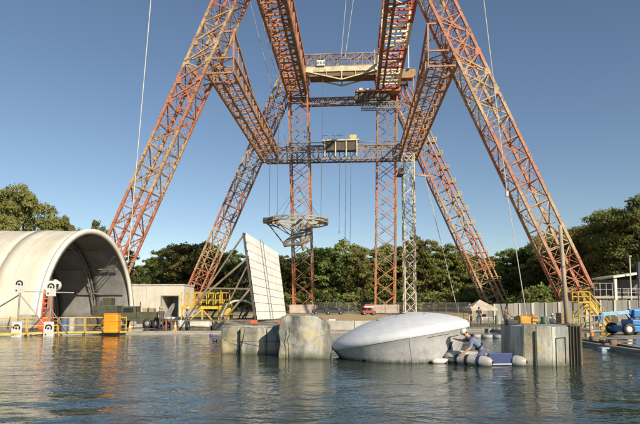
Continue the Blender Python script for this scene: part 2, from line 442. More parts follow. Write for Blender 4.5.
# travelling bridge crane with queen-post truss
bridge = thing('bridge_crane', 'cream travelling bridge crane with queen post truss spanning the gantry top', 'crane', gan.location, -YAW)
yb = LG - 5.5
for y in (yb-.5, yb+2.0): MB().box((-8.6, y, 61.2), (10.6, y+1, 62.5)).build('main_beam', CREAM, bridge, bevel=.04)
MB().box((-7.2, yb-.45, 60.0), (9.6, yb+2.9, 60.9)).build('lower_deck', M('brown_deck', (.20,.12,.06), .7), bridge)
for y in (yb-.6, yb+3.1):
    mb = MB()
    mb.bar((-7.6, y, 61.2), (1.0, y, 59.0), .3); mb.bar((1.0, y, 59.0), (9.8, y, 61.2), .3); mb.bar((1.0, y, 61.2), (1.0, y, 59.0), .34)
    for x in (-5.5, -2.8, 4.5, 7): mb.bar((x, y, 60.0), (x, y, 61.3), .14)
    mb.build('queen_post_truss', CREAM, bridge)
c, b = box_truss((-8.6, yb+1.2, 64.3), (10.6, yb+1.2, 64.3), (0,0,1.6), (0,1.4,0), 9)
truss_part('upper_truss', c, b, .28, .16, BEAMP, bridge)
MB().box((-5.3, yb-1.0, 62.6), (-3.2, yb+.6, 64.0)).build('hoist_box', WHITE, bridge, bevel=.04)
for x in (-5, -4.2, -3.4): MB().box((x-.25, yb-1.07, 62.95), (x+.25, yb-1.0, 63.6)).build('hoist_panel', GREYM, bridge)
# machinery trolley beside the right girder
tro = thing('machinery_trolley', 'dark machinery trolley slung below the red and white girder', 'trolley', gan.location, -YAW)
MB().box((4.4, LG-4.5, 54.0), (13.2, LG-2.5, 56.2)).build('housing', STEEL_D, tro, bevel=.04)
for k in range(6): MB().bar((5.3+1.4*k, LG-4.6, 54.0), (6.3+1.4*k, LG-4.6, 56.2), .2).build('stiffener', BEAMP, tro)
MB().box((4.4, LG-4.9, 56.22), (15.8, LG-2.3, 56.6)).build('deck', P_TOP, tro)
MB().box((5.0, LG-4.4, 56.62), (6.3, LG-3.0, 57.4)).build('white_box', WHITE, tro, bevel=.03)
MB().box((7.1, LG-4.4, 56.62), (8.6, LG-3.0, 57.2)).build('white_box', WHITE, tro, bevel=.03)
c, b = box_truss((6, LG-3.4, 52.9), (16, LG-3.4, 52.9), (0,0,.8), (0,.8,0), 7); truss_part('hanger', c, b, .16, .1, GREYM, tro)
win = MB(); win.lathe([(0,-1.1),(.95,-1.1),(.95,-.9),(.6,-.85),(.6,.85),(.95,.9),(.95,1.1),(0,1.1)], 16, (1,0,0), (16.8, LG-3.4, 58.6)); win.build('winch_drum', STEEL_D, tro)
MB().box((15.6, LG-4.2, 59.8), (19.4, LG-2.2, 60.3)).build('winch_frame', P_TOP, tro)
MB().box((15.6, LG-4.0, 60.32), (19.8, LG-2.2, 62.2)).build('winch_house', M('winch_brown', (.34,.22,.11), .6), tro, bevel=.05)
for x in (15.6, 19.2): MB().bar((x, LG-4.2, 56.4), (x, LG-4.2, 60), .28).build('winch_post', P_TOP, tro)
# girder lamps: thin white masts beside the girder
for r_, lb in ((9.4, 'thin white mast left of the red and white girder'), (18.0, 'thin white mast right of the red and white girder')):
    a_ = thing('whip_mast', lb, 'mast', (0,0,0))
    ca_, sa_ = math.cos(-YAW), math.sin(-YAW); y_ = LG - 4.5
    gx = 1.587 + ca_*r_ - sa_*y_; gy = 80.1 + sa_*r_ + ca_*y_
    a_.location = (gx, gy, 62.2 if r_ > 10 else 61.0)
    MB().tube([(0,0,0),(0,0,6.2)], [.16,.1], 6).build('pole', WHITE, a_); MB().box((-.3,-.3,-.2),(.3,.3,0)).build('base_plate', GREYM, a_)
def gl(r_, a_, z): 
    ca_, sa_ = math.cos(-YAW), math.sin(-YAW)
    return Vector((1.587 + ca_*r_ - sa_*a_, 80.1 + sa_*r_ + ca_*a_, z))

# pale lattice mast in the middle
mast = thing('lattice_mast', 'slim pale lattice mast rising behind the floating capsule', 'mast', (17.9, 100, GZ))
c, b = box_truss((0,0,.4), (0,0,32.5), (1.05,0,0), (0,1.05,0), 15, 'x'); truss_part('mast_frame', c, b, .24, .13, MAST, mast, sec=False)
MB().box((-1.8,-1.8,-.1),(1.8,1.8,.6)).build('footing', CONC, mast, bevel=.05)
mb = MB().box((-2.2,-1.5,28.2),(-.9,1.5,28.5)); mb.bar((-2.1,-1.4,28.5),(-2.1,-1.4,29.6),.1); mb.bar((-1,-1.4,28.5),(-1,-1.4,29.6),.1); mb.bar((-2.1,-1.4,29.6),(-1,-1.4,29.6),.1)
mb.box((-2.0,-1.2,28.6),(-1.2,.2,29.4)); mb.build('platform', STEEL_D, mast)
MB().bar((1,0,28.4),(4.6,0,28.0),.35).build('outrigger', BEAMP, mast)

# ------------------------------------------------------------------ suspended ring
ringc = at(297.5, 222, 72)
ring_t = thing('suspended_ring', 'large pale suspended ring platform hanging above the white panel screen', 'ring platform', ringc)
RR = 4.55
pts = [(RR*math.cos(2*math.pi*k/12+.26), RR*math.sin(2*math.pi*k/12+.26), 0) for k in range(12)]
ringm = M('ring_weathered', (.34,.31,.25), .6, (.22,.20,.16), .8)
mb = MB()
for k in range(12):
    a, b = Vector(pts[k]), Vector(pts[(k+1) % 12]); ai, bi = a*.72, b*.72
    mb.bar(a+Vector((0,0,.22)), b+Vector((0,0,.22)), .16, .16); mb.bar(a-Vector((0,0,.22)), b-Vector((0,0,.22)), .16, .16); mb.bar(a-Vector((0,0,.22)), b+Vector((0,0,.22)), .08); mb.bar(ai, bi, .16, .2); mb.bar(a, ai, .12, .2)
mb.build('ring_frame', ringm, ring_t)
for k in range(12):
    if k not in (1, 4, 6, 10, 11): continue
    a, b = Vector(pts[k])*.97, Vector(pts[(k+1) % 12])*.97
    MB().prism([a*.76+Vector((0,0,.1)), b*.76+Vector((0,0,.1)), b+Vector((0,0,.1)), a+Vector((0,0,.1))], (0,0,.08)).build('deck_panel', WHITE if k % 3 else ringm, ring_t)
mb = MB()
for k in (0, 3, 6, 9): mb.bar(Vector(pts[k])*.72, (0,0,-.1), .22, .35)
mb.build('spoke', ringm, ring_t)
arm = MB()
arm.tube([(.6,.2,-.2),(.9,0,-1.2),(.2,-.2,-2.0),(-.9,-.2,-2.4),(-2.0,-.2,-3.2),(-1.9,-.2,-3.5),(-.5,-.2,-3.25),(.5,-.2,-3.2),(1.3,-.1,-2.6),(1.6,.1,-1.3),(1.5,.2,-.1)], [.3,.42,.4,.34,.26,.22,.26,.34,.42,.36,.25], 8)
arm.build('swing_arm', M('arm_grey', (.24,.22,.2), .55, (.07,.065,.06), 1.2), ring_t, True)
MB().tube([(.7,0,-2.0),(.9,.1,-3.6),(.8,.1,-4.2)], [.5,.38,.1], 8).build('hanging_canvas', ringm, ring_t, True)
mb = MB().bar((-4.3,-.6,-.2), (-1.9,-.3,-3.3), .16); mb.bar((-4.0,-.6,-.2), (-.6,-.3,-2.2), .12); mb.build('strut', STEEL_D, ring_t)
MB().tube([(-4.8,-1.2,0),(-3.6,-1.4,0)], [.45,.45], 8).build('counterweight', STEEL_D, ring_t)
mb = MB().bar((4.1,-1,-.5),(4.1,-1,.4),.5); mb.build('end_box', STEEL_D, ring_t)
for k in range(9):
    a_ = random.uniform(0, 6.28); r_ = random.uniform(1.2, 3.6); p_ = Vector((r_*math.cos(a_), r_*math.sin(a_), -.1))
    MB().tube([p_, p_*.6 + Vector((random.uniform(-.5,.5),0,random.uniform(-1.2,-.6))), Vector((random.uniform(-1.2,1.4),0,random.uniform(-2.8,-1.4)))], random.uniform(.03,.07), 5).build('rigging_line', STEEL_D if k % 3 else CABLE, ring_t)
for k in (1, 4, 7, 10): MB().tube([Vector(pts[k])*.98+Vector((0,0,.2)), (0,0,5.2)], .03, 5).build('sling', CABLED, ring_t)

def cable(a, b, rad, lb, m=CABLE, grp=None, block=None):
    a, b = Vector(a), Vector(b); o_ = thing('cable', lb, 'cable', b, group=grp)
    pts = []
    for k in range(9):
        t = k/8; p = (a-b)*(1-t); p.z -= .004*(a-b).length*4*t*(1-t); pts.append(p)
    MB().tube(pts, rad, 5).build('wire', m, o_)
    if block:
        MB().box((-block*.4,-block*.3,-block),(block*.4,block*.3,block*.6)).build('hook_block', GREYM, o_, bevel=.03)
    return o_
for px_, r_, lb in ((272, -4.0, 'leftmost cable holding up the suspended ring'), (281, -2.9, 'second cable from the left holding up the suspended ring'),
                    (323, 3.4, 'rightmost cable holding up the suspended ring')):
    t_ = ringc + Vector((r_, -1.0 if r_ < 0 else .8, .2)); cable(at(px_, 6 if r_ < 0 else 80, 88), t_, .045, lb, CABLED, 'cables of the suspended ring')
cable(at(156, -60, 62), at(128, 262, 62), .06, 'long white cable falling past the left leg toward the arched shelter')
hk = at(507, 193, 62)
cable(at(479, -40, 62), hk, .055, 'long white cable with hook block beside the right front leg', block=.45)
cable(hk + Vector((.05,0,-.5)), at(527, 318, 62), .05, 'white cable running from the hook block down to the yard wall')
cable(at(247, -10, 100), at(288, 150, 124), .05, 'left of two thin cables near the left top girder'); cable(at(255, -10, 100), at(295, 150, 124), .05, 'right of two thin cables near the left top girder')
cable(at(347, -12, 120), at(341, 58, 121), .06, 'left of two thin white cables above the bridge crane'); cable(at(355, -12, 120), at(345, 58, 121), .06, 'right of two thin white cables above the bridge crane')
cable(at(424, 172, 98), at(457, 308, 98), .07, 'slanting cable from the pale mast down toward the capsule')
for k, (x0, lb) in enumerate(((340, 'left of three dark cables below the cabin'), (346, 'middle of three dark cables below the cabin'), (351, 'right of three dark cables below the cabin'))):
    cable(at(x0, 156, 118), at(x0 - 1, 232 + 6*k, 118), .05, lb, CABLED, block=.3)

# ------------------------------------------------------------------ trees
from mathutils import noise as mnoise
def leaf_mat(name, c1, c2, c3):
    m, nt, bs = newmat(name); nt.nodes.remove(bs); out_ = nt.nodes['Material Output']
    p = position(nt); n1 = noise(nt, .32, 3, .6, p); n2 = noise(nt, 2.1, 2, .6, p)
    oi = nt.nodes.new('ShaderNodeObjectInfo')
    c = ramp(nt, n1, [(.36, c1), (.52, c2), (.68, c3)])
    c = mix(nt, ramp(nt, n2, [(.35, (0,0,0)), (.7, (1,1,1))]), c, tuple(x*.75 for x in c2))
    hs = nt.nodes.new('ShaderNodeHueSaturation'); nt.links.new(c, hs.inputs['Color'])
    a = N(nt, 'ShaderNodeMath', operation='MULTIPLY_ADD'); a.inputs[1].default_value = .045; a.inputs[2].default_value = .478; nt.links.new(oi.outputs['Random'], a.inputs[0]); nt.links.new(a.outputs[0], hs.inputs['Hue'])
    b_ = N(nt, 'ShaderNodeMath', operation='MULTIPLY_ADD'); b_.inputs[1].default_value = .5; b_.inputs[2].default_value = .8; nt.links.new(oi.outputs['Random'], b_.inputs[0]); nt.links.new(b_.outputs[0], hs.inputs['Value'])
    d = nt.nodes.new('ShaderNodeBsdfDiffuse'); t = nt.nodes.new('ShaderNodeBsdfTranslucent'); mx = nt.nodes.new('ShaderNodeMixShader'); mx.inputs[0].default_value = .5
    nt.links.new(hs.outputs[0], d.inputs[0]); nt.links.new(hs.outputs[0], t.inputs[0])
    nt.links.new(d.outputs[0], mx.inputs[1]); nt.links.new(t.outputs[0], mx.inputs[2]); nt.links.new(mx.outputs[0], out_.inputs[0]); return m
LEAF = [leaf_mat('leaf_green', (.17,.205,.065), (.255,.295,.095), (.36,.37,.13)),
        leaf_mat('leaf_olive', (.185,.195,.065), (.285,.29,.10), (.39,.37,.14)),
        leaf_mat('leaf_autumn', (.17,.16,.06), (.26,.24,.09), (.36,.30,.12)),
        leaf_mat('leaf_dark', (.135,.17,.06), (.205,.24,.085), (.28,.30,.11))]
BARK = M('bark', (.13,.10,.075), .9, (.05,.04,.03), 1.2, streak=True, bmp=.4)
def tree_proto(seed, leaf, h=20, cw=6.2, base=.22, nclump=105, per=100, ls=.32):
    rg = np.random.default_rng(seed)
    trunk = MB(); r0 = h*.018
    pts = [Vector((0,0,-.3))]
    for k in range(1, 7): pts.append(Vector((rg.normal(0,.18)*k*.5, rg.normal(0,.18)*k*.5, h*.82*k/6)))
    trunk.tube(pts, [r0*1.35, r0, r0*.85, r0*.68, r0*.5, r0*.32, r0*.12], 7)
    V = []; cen = []
    zc = h*(base + (1-base)/2); hz = h*(1-base)/2
    tries = 0
    while len(cen) < nclump and tries < 6000:
        tries += 1
        d = rg.normal(size=3); d /= np.linalg.norm(d); rr = rg.uniform(.5, 1) ** .4
        lump = 1 + .30*mnoise.noise(Vector((d[0]*1.6+seed*3.1, d[1]*1.6, d[2]*1.6)))*1.7
        p = np.array([d[0]*cw*rr*lump, d[1]*cw*rr*lump, d[2]*hz*rr*min(lump, 1.08)])
        if p[2] < -hz*.2: p[:2] *= 1 - .25*abs(p[2])/hz
        p[2] += zc
        if p[2] > h: continue
        if cen and min(np.linalg.norm(np.array(cen) - p, axis=1)) < cw*.135: continue
        cen.append(p)
    for k, p in enumerate(cen):
        if k % 2 == 0:
            z0 = max(h*.15, p[2] - h*.2 - rg.uniform(0, 2)); tp = Vector((0,0,z0))
            for q0, q1 in zip(pts, pts[1:]):
                if q0.z <= z0 <= q1.z: tp = q0.lerp(q1, (z0-q0.z)/(q1.z-q0.z))
            e = Vector(p.tolist()); mid = tp.lerp(e, .5) + Vector((0,0,-.5))
            trunk.tube([tp, mid, e], [r0*.34, r0*.2, .03], 4)
        cr = rg.uniform(.75, 1.5) * cw/6.2; n = int(per*rg.uniform(.7, 1.3)*(cr/1.3)**1.3)
        d = rg.normal(size=(n,3)); d /= np.linalg.norm(d, axis=1)[:,None]
        d[:,2] = np.where(d[:,2] < -.35, -d[:,2]*.6, d[:,2])
        pos = p + d*cr*np.array([1.15,1.15,.8])*(rg.uniform(.25, 1, n)**.5)[:,None] + rg.normal(0,.18,(n,3))
        nr = d*.95 + rg.normal(size=(n,3))*.5 + np.array([0,0,.2]); nr /= np.linalg.norm(nr, axis=1)[:,None]
        tx = np.cross(nr, rg.normal(size=(n,3))); tx /= np.linalg.norm(tx, axis=1)[:,None]; ty = np.cross(nr, tx)
        s1 = (ls*rg.uniform(.6, 1.35, n))[:,None]; s2 = s1*rg.uniform(.5,.85,n)[:,None]
        V.append(np.stack([pos-tx*s1, pos-ty*s2+tx*s1*.1, pos+tx*s1, pos+ty*s2+tx*s1*.1], 1).reshape(-1,3))
    V = np.concatenate(V); n = len(V)//4
    me = bpy.data.meshes.new('crown'); me.from_pydata(V.tolist(), [], np.arange(n*4).reshape(n,4).tolist()); me.materials.append(leaf)
    tm = trunk.mesh('trunk', True); tm.materials.append(BARK)
    return tm, me
protos = [tree_proto(1, LEAF[0]), tree_proto(2, LEAF[1], cw=5.6), tree_proto(3, LEAF[2], cw=6.6, nclump=115), tree_proto(4, LEAF[3], cw=5.0, base=.15),
          tree_proto(5, LEAF[0], cw=7.0, nclump=120, base=.18), tree_proto(6, LEAF[1], cw=6.0, base=.12, nclump=115),
          tree_proto(7, LEAF[1], 20, 7.6, .2, 165, 150, .24), tree_proto(8, LEAF[3], 20, 6.4, .12, 150, 140, .24), tree_proto(9, LEAF[2], 20, 6.4, .14, 150, 140, .24)]
kindword = ['green', 'olive', 'autumn tinged', 'slim dark green', 'broad green', 'bushy olive', 'broad olive', 'dense dark', 'golden brown']
def tree(px, ty, Y, k, label, grp, wide=1.0):
    P = at(px, ty, Y); h = P.z - GZ; sca = h / 19.8
    t = thing('tree', label, 'tree', (P.x, Y, GZ), random.uniform(0, 6.28), grp); t.scale = (sca*wide, sca*wide, sca)
    share('trunk', protos[k][0], t); share('crown', protos[k][1], t); return t
# middle wood: front row and back row, each tree named by what it stands next to in the picture
mid = [(156,262,176,5),(166,251,182,0),(178,244,178,4),(191,242,174,2),(205,245,180,0),(218,250,176,5),(232,254,180,1),(247,262,176,3),(260,258,182,2),(274,256,178,0),
       (288,258,180,5),(314,252,178,0),(328,247,174,4),(343,245,178,1),(358,248,172,5),(372,245,178,2),(388,247,182,0),(402,244,176,4),(417,241,172,1),(431,244,178,5),(446,248,174,0),(460,250,178,2),(473,254,174,4),(486,258,178,3)]
where = ['at the left end of the middle wood', 'right of the left end of the middle wood', 'tall in the left part of the middle wood', 'just left of the far left gantry leg', 'behind the far left gantry leg', 'between the far left leg and the panel screen', 'behind the white panel screen frame', 'behind the top of the white panel screen', 'behind the right edge of the panel screen', 'left of the left support tower',
         'behind the left support tower', 'just right of the left support tower', 'second right of the left support tower', 'midway between the two support towers', 'left of midway to the right support tower', 'just left of the right support tower', 'behind the right support tower', 'between the right support tower and the pale mast', 'just right of the pale mast', 'second right of the pale mast', 'third right of the pale mast', 'left of the far right gantry leg', 'behind the far right gantry leg', 'just right of the foot of the far right leg']
for (px, ty, Y, k), wh in zip(mid, where):
    tree(px, ty + random.uniform(-2, 2), Y, k, '%s tree %s' % (kindword[k], wh), 'trees of the middle wood', random.uniform(.95, 1.2))
usedw = set()
for j in range(17):
    px = 150 + j * 21.5; k = random.choice((0,1,3,4,5))
    j_ = min((abs(mid[q][0]-px), q) for q in range(len(mid)) if q not in usedw)[1]; usedw.add(j_)
    tree(px, 257 + random.uniform(-4, 6), 194 + random.uniform(-4, 6), k, 'rear row tree mostly hidden, ' + where[j_], 'rear row of the middle wood', 1.15)
# right hand wood, nearer
right = [(499,268,146,7),(513,252,146,0),(528,246,144,7),(543,243,142,5),(558,236,136,7),(574,230,128,6),(590,224,112,8),(606,226,112,7),(619,214,104,6),(634,211,102,8),(650,196,96,7),(672,205,100,6)]
whr = ['dark low tree right of the far right leg foot', 'tree right of the far right leg under the hanging cable', 'dark tree behind the hanging white cable', 'bushy tree left of the right front leg', 'dark dense tree behind the right front leg', 'olive tree right behind the foot of the right front leg', 'golden brown tree just right of the right front leg', 'dark tree left of the flat roofed stand', 'tall olive tree above the flat roofed stand', 'golden brown tall tree near the right picture edge', 'tallest dark tree cut by the right picture edge', 'tree outside the right picture edge']
for (px, ty, Y, k), l in zip(right[:-1], whr): tree(px, ty, Y, k, l, 'trees of the right hand wood', 1.25 if px < 600 else 1.05)
for px, ty, Y, k, l in ((536,262,128,3,'rear tree glimpsed left of the right front leg'),(566,250,126,3,'rear tree glimpsed behind the right front leg'),(598,240,122,4,'rear tree glimpsed above the yellow stair tower'),(628,228,118,4,'rear tree glimpsed above the flat roof')):
    tree(px, ty, Y, k, l, 'trees of the right hand wood', 1.1)
# left trees behind the arched shelter
for px, ty, Y, k, l, wd in ((-2,196,92,6,'big olive tree at the left picture edge above the shelter',.62),(25,192,94,6,'big rounded olive tree above the white shelter',.62),(-14,204,96,7,'dark tree cut by the left picture edge',.6),(58,217,100,8,'small golden brown tree above the shelter roof',.55),(69,220,104,7,'small dark tree right of the golden one above the shelter',.5),
                            (99,223,116,3,'narrow dark tree top just above the shelter arch',.5),(128,252,128,3,'dark tree between the shelter and the left front leg',.7),(139,268,140,5,'low tree right of the left front leg',.8)):
    tree(px, ty, Y, k, l, 'trees behind the shelter', wd)
# undergrowth along the wood edge
def shrub_proto(seed, leaf):
    return tree_proto(seed, leaf, 5, 3.2, .02, 34, 90, .26)[1]
shp = [shrub_proto(21, LEAF[3]), shrub_proto(22, LEAF[0]), shrub_proto(23, LEAF[1])]
for j in range(24):
    px = mid[j][0] + random.uniform(-3, 3); Y = 160 + random.uniform(-4, 5); P = gr(320, 306.5)
    o = share('shrub', shp[j % 3]); o.location = ((px-320)/F*Y, Y, GZ - .1); s_ = random.uniform(1.0, 1.5); o.scale = (s_*1.4, s_*1.2, s_); o.rotation_euler = (0,0,random.uniform(0,6))
    tag(o, 'low undergrowth shrub ' + where[j], 'shrub', 'undergrowth below the middle wood')
for j in range(13):
    px = 522 + j*11; Y = 92 + random.uniform(-2, 3)
    o = share('shrub', shp[(j*2) % 3]); o.location = ((px-320)/F*Y, Y, GZ - .1); s_ = random.uniform(.8, 1.2); o.scale = (s_, s_, s_*1.1); o.rotation_euler = (0,0,random.uniform(0,6))
    tag(o, 'shrub behind the yard wall, %s from the left' % ('first second third fourth fifth sixth seventh eighth ninth tenth eleventh twelfth thirteenth'.split()[j]), 'shrub', 'shrubs behind the yard wall')

# distant thicket closing the gaps behind the middle wood, one mass
def thicket(name, label, me, spots):
    n = len(me.vertices); co = np.zeros(n*3, np.float32); me.vertices.foreach_get('co', co); co = co.reshape(-1,3); VV = []
    for x, y, sx, sz in spots: VV.append(co*np.array([sx,sx,sz]) + np.array([x,y,GZ]))
    VV = np.concatenate(VV); m_ = bpy.data.meshes.new(name); m_.from_pydata(VV.tolist(), [], np.arange(len(VV)).reshape(-1,4).tolist()); m_.materials.append(LEAF[3])
    o = bpy.data.objects.new(name, m_); col.objects.link(o); tag(o, label, 'thicket', kind='stuff')
thicket('distant_thicket', 'dark distant thicket seen through the gaps of the middle wood', shp[0], [((px-320)/F*212, 212 + random.uniform(-3,3), 1.9, random.uniform(1.9,2.5)) for px in range(136, 530, 16)])
# ------------------------------------------------------------------ arched shelter
SX, SY, SR = -24.75, 55.4, 10.35
sh = thing('arched_shelter', 'white fabric arched shelter with open end facing the basin', 'shelter', (SX, SY, GZ), R(-2))
def arc_pts(r, n=26): return [(r*math.cos(math.pi*k/n), r*math.sin(math.pi*k/n)*.985) for k in range(n+1)]
nb = 8
SHADED_LINER = M('shaded_liner', (.27,.275,.28), .7, (.17,.175,.18), .5)  # grey inner fabric, with the shade of the interior put into its colour
DKS = M('tie_strap', (.10,.095,.085), .8)
SEAM = M('seam_strip', (.56,.53,.45), .6, (.42,.39,.32), .8)
for j in range(nb):
    x0 = -5.0*j - (.32 if j == 0 else .02); x1 = -5.0*(j+1) + .02
    secs = []
    for t, dr in ((0, .02), (.18, -.05), (.5, -.10), (.82, -.05), (1, .02)):
        secs.append((x0 + (x1-x0)*t, SR + dr))
    mb = MB(); vs = []; n = 26
    for inner in (0, .07):
        for x, r in secs: vs += [(x, y, z) for y, z in arc_pts(r - inner, n)]
    fs = []; m1 = n + 1; ns = len(secs); off_ = ns*m1
    for i in range(ns-1):
        for k in range(n):
            q = (i*m1+k, i*m1+k+1, (i+1)*m1+k+1, (i+1)*m1+k)
            fs += [q, tuple(off_ + v_ for v_ in q[::-1])]
    for i in range(0, ns-1):
        for k in (0, n):
            fs.append((i*m1+k, (i+1)*m1+k, off_+(i+1)*m1+k, off_+i*m1+k))
    for i in (0, ns-1):
        for k in range(n): fs.append((i*m1+k, i*m1+k+1, off_+i*m1+k+1, off_+i*m1+k))
    bay = mb.add(vs, fs).build('fabric_bay', FABRIC, sh, True); bay.data.materials.append(SHADED_LINER)
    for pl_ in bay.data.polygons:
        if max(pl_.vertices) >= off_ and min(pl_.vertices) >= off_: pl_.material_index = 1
    for xs_ in (.3, .65): MB().add([(x0+(x1-x0)*xs_+dx_, y, z) for dx_ in (-.022, .022) for y, z in arc_pts(SR-.05+(.0 if xs_ < .5 else .0), 26)], [(k, k+1, 27+k+1, 27+k) for k in range(26)]).build('panel_seam', SEAM, sh, True)
    for k in range(3): MB().bar((x0+(x1-x0)*(.2+.3*k), -SR-.12, .9), (x0+(x1-x0)*(.2+.3*k), -SR-.5, .02), .05).build('tie_down', DKS, sh)
    if j: MB().add([(x0+.02+dx_, y, z) for dx_ in (-.07, .07) for y, z in arc_pts(SR+.05, 26)], [(k, k+1, 27+k+1, 27+k) for k in range(26)]).build('seam_strip', SEAM, sh, True)
# front rim
mb = MB(); prof = [(0, SR+.13), (-.38, SR+.10), (-.38, SR-.42), (0, SR-.42)]; vs = []
for x, r in prof: vs += [(x, y, z) for y, z in arc_pts(r, 40)]
fs = []
for i in range(4):
    for k in range(40): fs.append((i*41+k, i*41+k+1, ((i+1) % 4)*41+k+1, ((i+1) % 4)*41+k))
mb.add(vs, fs + [(0,41,82,123), (40,81,122,163)]).build('front_rim', M('rim_fabric', (.72,.70,.64), .5, (.62,.59,.52), .5), sh, True)
RIBM = M('rib_steel', (.22,.20,.18), .5, (.12,.11,.10), 1)
for j in range(1, nb):
    rb = MB()
    for r in (SR-.25, SR-.85): rb.tube([(-5.0*j, y, z) for y, z in arc_pts(r, 22)], .09, 6)
    a = arc_pts(SR-.25, 22); b = arc_pts(SR-.85, 22)
    for k in range(22): rb.bar((-5.0*j, *a[k]), (-5.0*j, *b[k+1]), .07)
    rb.build('arch_rib', RIBM, sh)
for k in (3, 6, 9, 13, 17, 20, 23):
    y, z = arc_pts(SR-.5, 26)[k]; MB().bar((-1, y, z), (-39, y, z), .13).build('purlin', RIBM, sh)
mb = MB(); poly = [(-40, y, z) for y, z in arc_pts(SR-.1, 26)]; mb.prism(poly, (-.1,0,0)).build('end_wall', SHADED_LINER, sh)
for k in (7, 8): # loose bracing wires at the mouth
    y, z = arc_pts(SR-.6, 26)[k]
    MB().bar((-.6, y, z), (-5, arc_pts(SR-.6, 26)[k-4][0], arc_pts(SR-.6, 26)[k-4][1]), .07).build('brace_wire', RIBM, sh)
mb = MB()  # dark sheet standing in for the shadowed ceiling under the crown
shade_arc = [(-6.5, y*.96, z) for y, z in arc_pts(SR-.9, 26)[13:21]]
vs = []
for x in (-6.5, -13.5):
    for (_, y, z) in shade_arc: vs.append((x, y, z))
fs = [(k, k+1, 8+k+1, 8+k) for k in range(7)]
mb.add(vs, fs).build('ceiling_shade_sheet', M('ceiling_shade_navy', (.02,.025,.04), .7), sh)
# long white and grey fuselage section parked inside
fu = thing('fuselage_section', 'pale rounded fuselage section parked in the shelter mouth', 'fuselage', (-28.2, 50.0, GZ), R(10))
mb = MB().lathe([(0,2.2),(.35,2.1),(.62,1.7),(.74,1.0),(.78,-1),(.72,-4),(0,-4.02)], 18, (1,0,0), (0,0,3.9)); mb.build('body', WHITE, fu, True)
for x in (-2.5, 1.2):
    MB().bar((x,-.5,3.0),(x,-.8,0),.14).build('stand_leg', GREYM, fu); MB().bar((x,.5,3.0),(x,.8,0),.14).build('stand_leg', GREYM, fu)
MB().box((1.75,-.75,3.75),(2.1,-.55,4.05)).build('porthole', GLASS, fu)
# storage building behind
bl = thing('storage_building', 'low white storage building with open garage bay right of the shelter', 'building', Vector((at(157,300,76).x, 76, GZ)))
wl = M('building_white', (.60,.57,.49), .7, (.46,.43,.36), .5)
hw = 4.05; hh = at(157,285.5,76).z - GZ
MB().box((-hw, 0, 0), (.75, 6, hh)).build('wall', wl, bl); MB().box((3.25, 0, 0), (hw, 6, hh)).build('wall', wl, bl)
MB().box((.752, 0, hh-1.5), (3.248, 6, hh-.002)).build('wall', wl, bl); MB().box((.752, 5.6, 0), (3.248, 5.99, hh-1.51)).build('wall', wl, bl)
MB().box((-hw-.12, -.12, hh), (hw+.12, 6.1, hh+.22)).build('roof', M('roof_edge_grey', (.5,.5,.47), .6), bl)
MB().box((.6,-.08,hh-1.62),(3.4,.0,hh-1.5)).build('door_lintel', GREYM, bl)
for x in (.68, 3.32): MB().box((x-.08,-.07,0),(x+.08,-.003,hh-1.63)).build('door_jamb', GREYM, bl)
for x in (-3, -1.6, -.2): MB().box((x-.03,-.03,.3),(x+.03,-.002,hh-.2)).build('wall_seam', M('seam_grey', (.55,.53,.47), .7), bl)
tf = thing('tail_fin', 'grey slanted tail fin inside the garage bay', 'tail fin', Vector((at(170,310,77.5).x, 77.5, GZ)))
MB().prism([(-1.0,0,.3),(.1,0,.3),(.9,0,2.2),(.35,0,2.2)], (0,.18,0)).build('fin', GREYM, tf); MB().box((-1.1,-.3,0),(.4,.5,.3)).build('cradle', GREYM, tf)

# ------------------------------------------------------------------ left bank furniture
def guard(a, b, lb, zr=1.1):
    a, b = Vector(a), Vector(b); t = thing('guard_rail', lb, 'railing', (a.x, a.y, GZ), math.atan2((b-a).y, (b-a).x), 'yellow guard rails on the left bank')
    L = Vector((b.x-a.x, b.y-a.y, 0)).length; n = max(2, round(L/1.5)+1)
    for k in range(n): MB().tube([(L*k/(n-1),0,0),(L*k/(n-1),0,zr)], .034, 6).build('post', YELLOW, t)
    for z in (zr*.5, zr-.02): MB().tube([(0,0,z),(L,0,z)], .032, 6).build('rail', YELLOW, t)
    MB().box((0,-.03,.0),(L,.03,.12)).build('toe_board', YELLOW, t)
gx = [(-3,335),(26,334.5),(27.5,334.2),(57,333.5),(58.5,333.5),(84,333),(85.5,333),(126,332.5)]
for k, nm in enumerate(('yellow guard rail at the far left behind the first target post', 'yellow guard rail between the two target posts', 'yellow guard rail in front of the red ladder', 'yellow guard rail running behind the orange container')):
    guard(gr(*gx[2*k]), gr(*gx[2*k+1]), nm)
oc = thing('orange_container', 'tall orange plastic container by the yellow guard rail', 'container', gr(112, 332.8), .1)
mb = MB().prism([(-.50,-.42,0),(.50,-.42,0),(.50,.42,0),(-.50,.42,0)], (0,0,1.28)); mb.build('body', ORANGE, oc, bevel=.1)
for z in (.35, .8): MB().box((-.53,-.45,z),(.53,.45,z+.07)).build('rib', ORANGE, oc, bevel=.02)
MB().box((-.46,-.38,1.28),(.46,.38,1.36)).build('lid', ORANGE, oc, bevel=.03)
BOARD = M('board_grey_white', (.56,.56,.54), .6, (.45,.45,.43), 2)
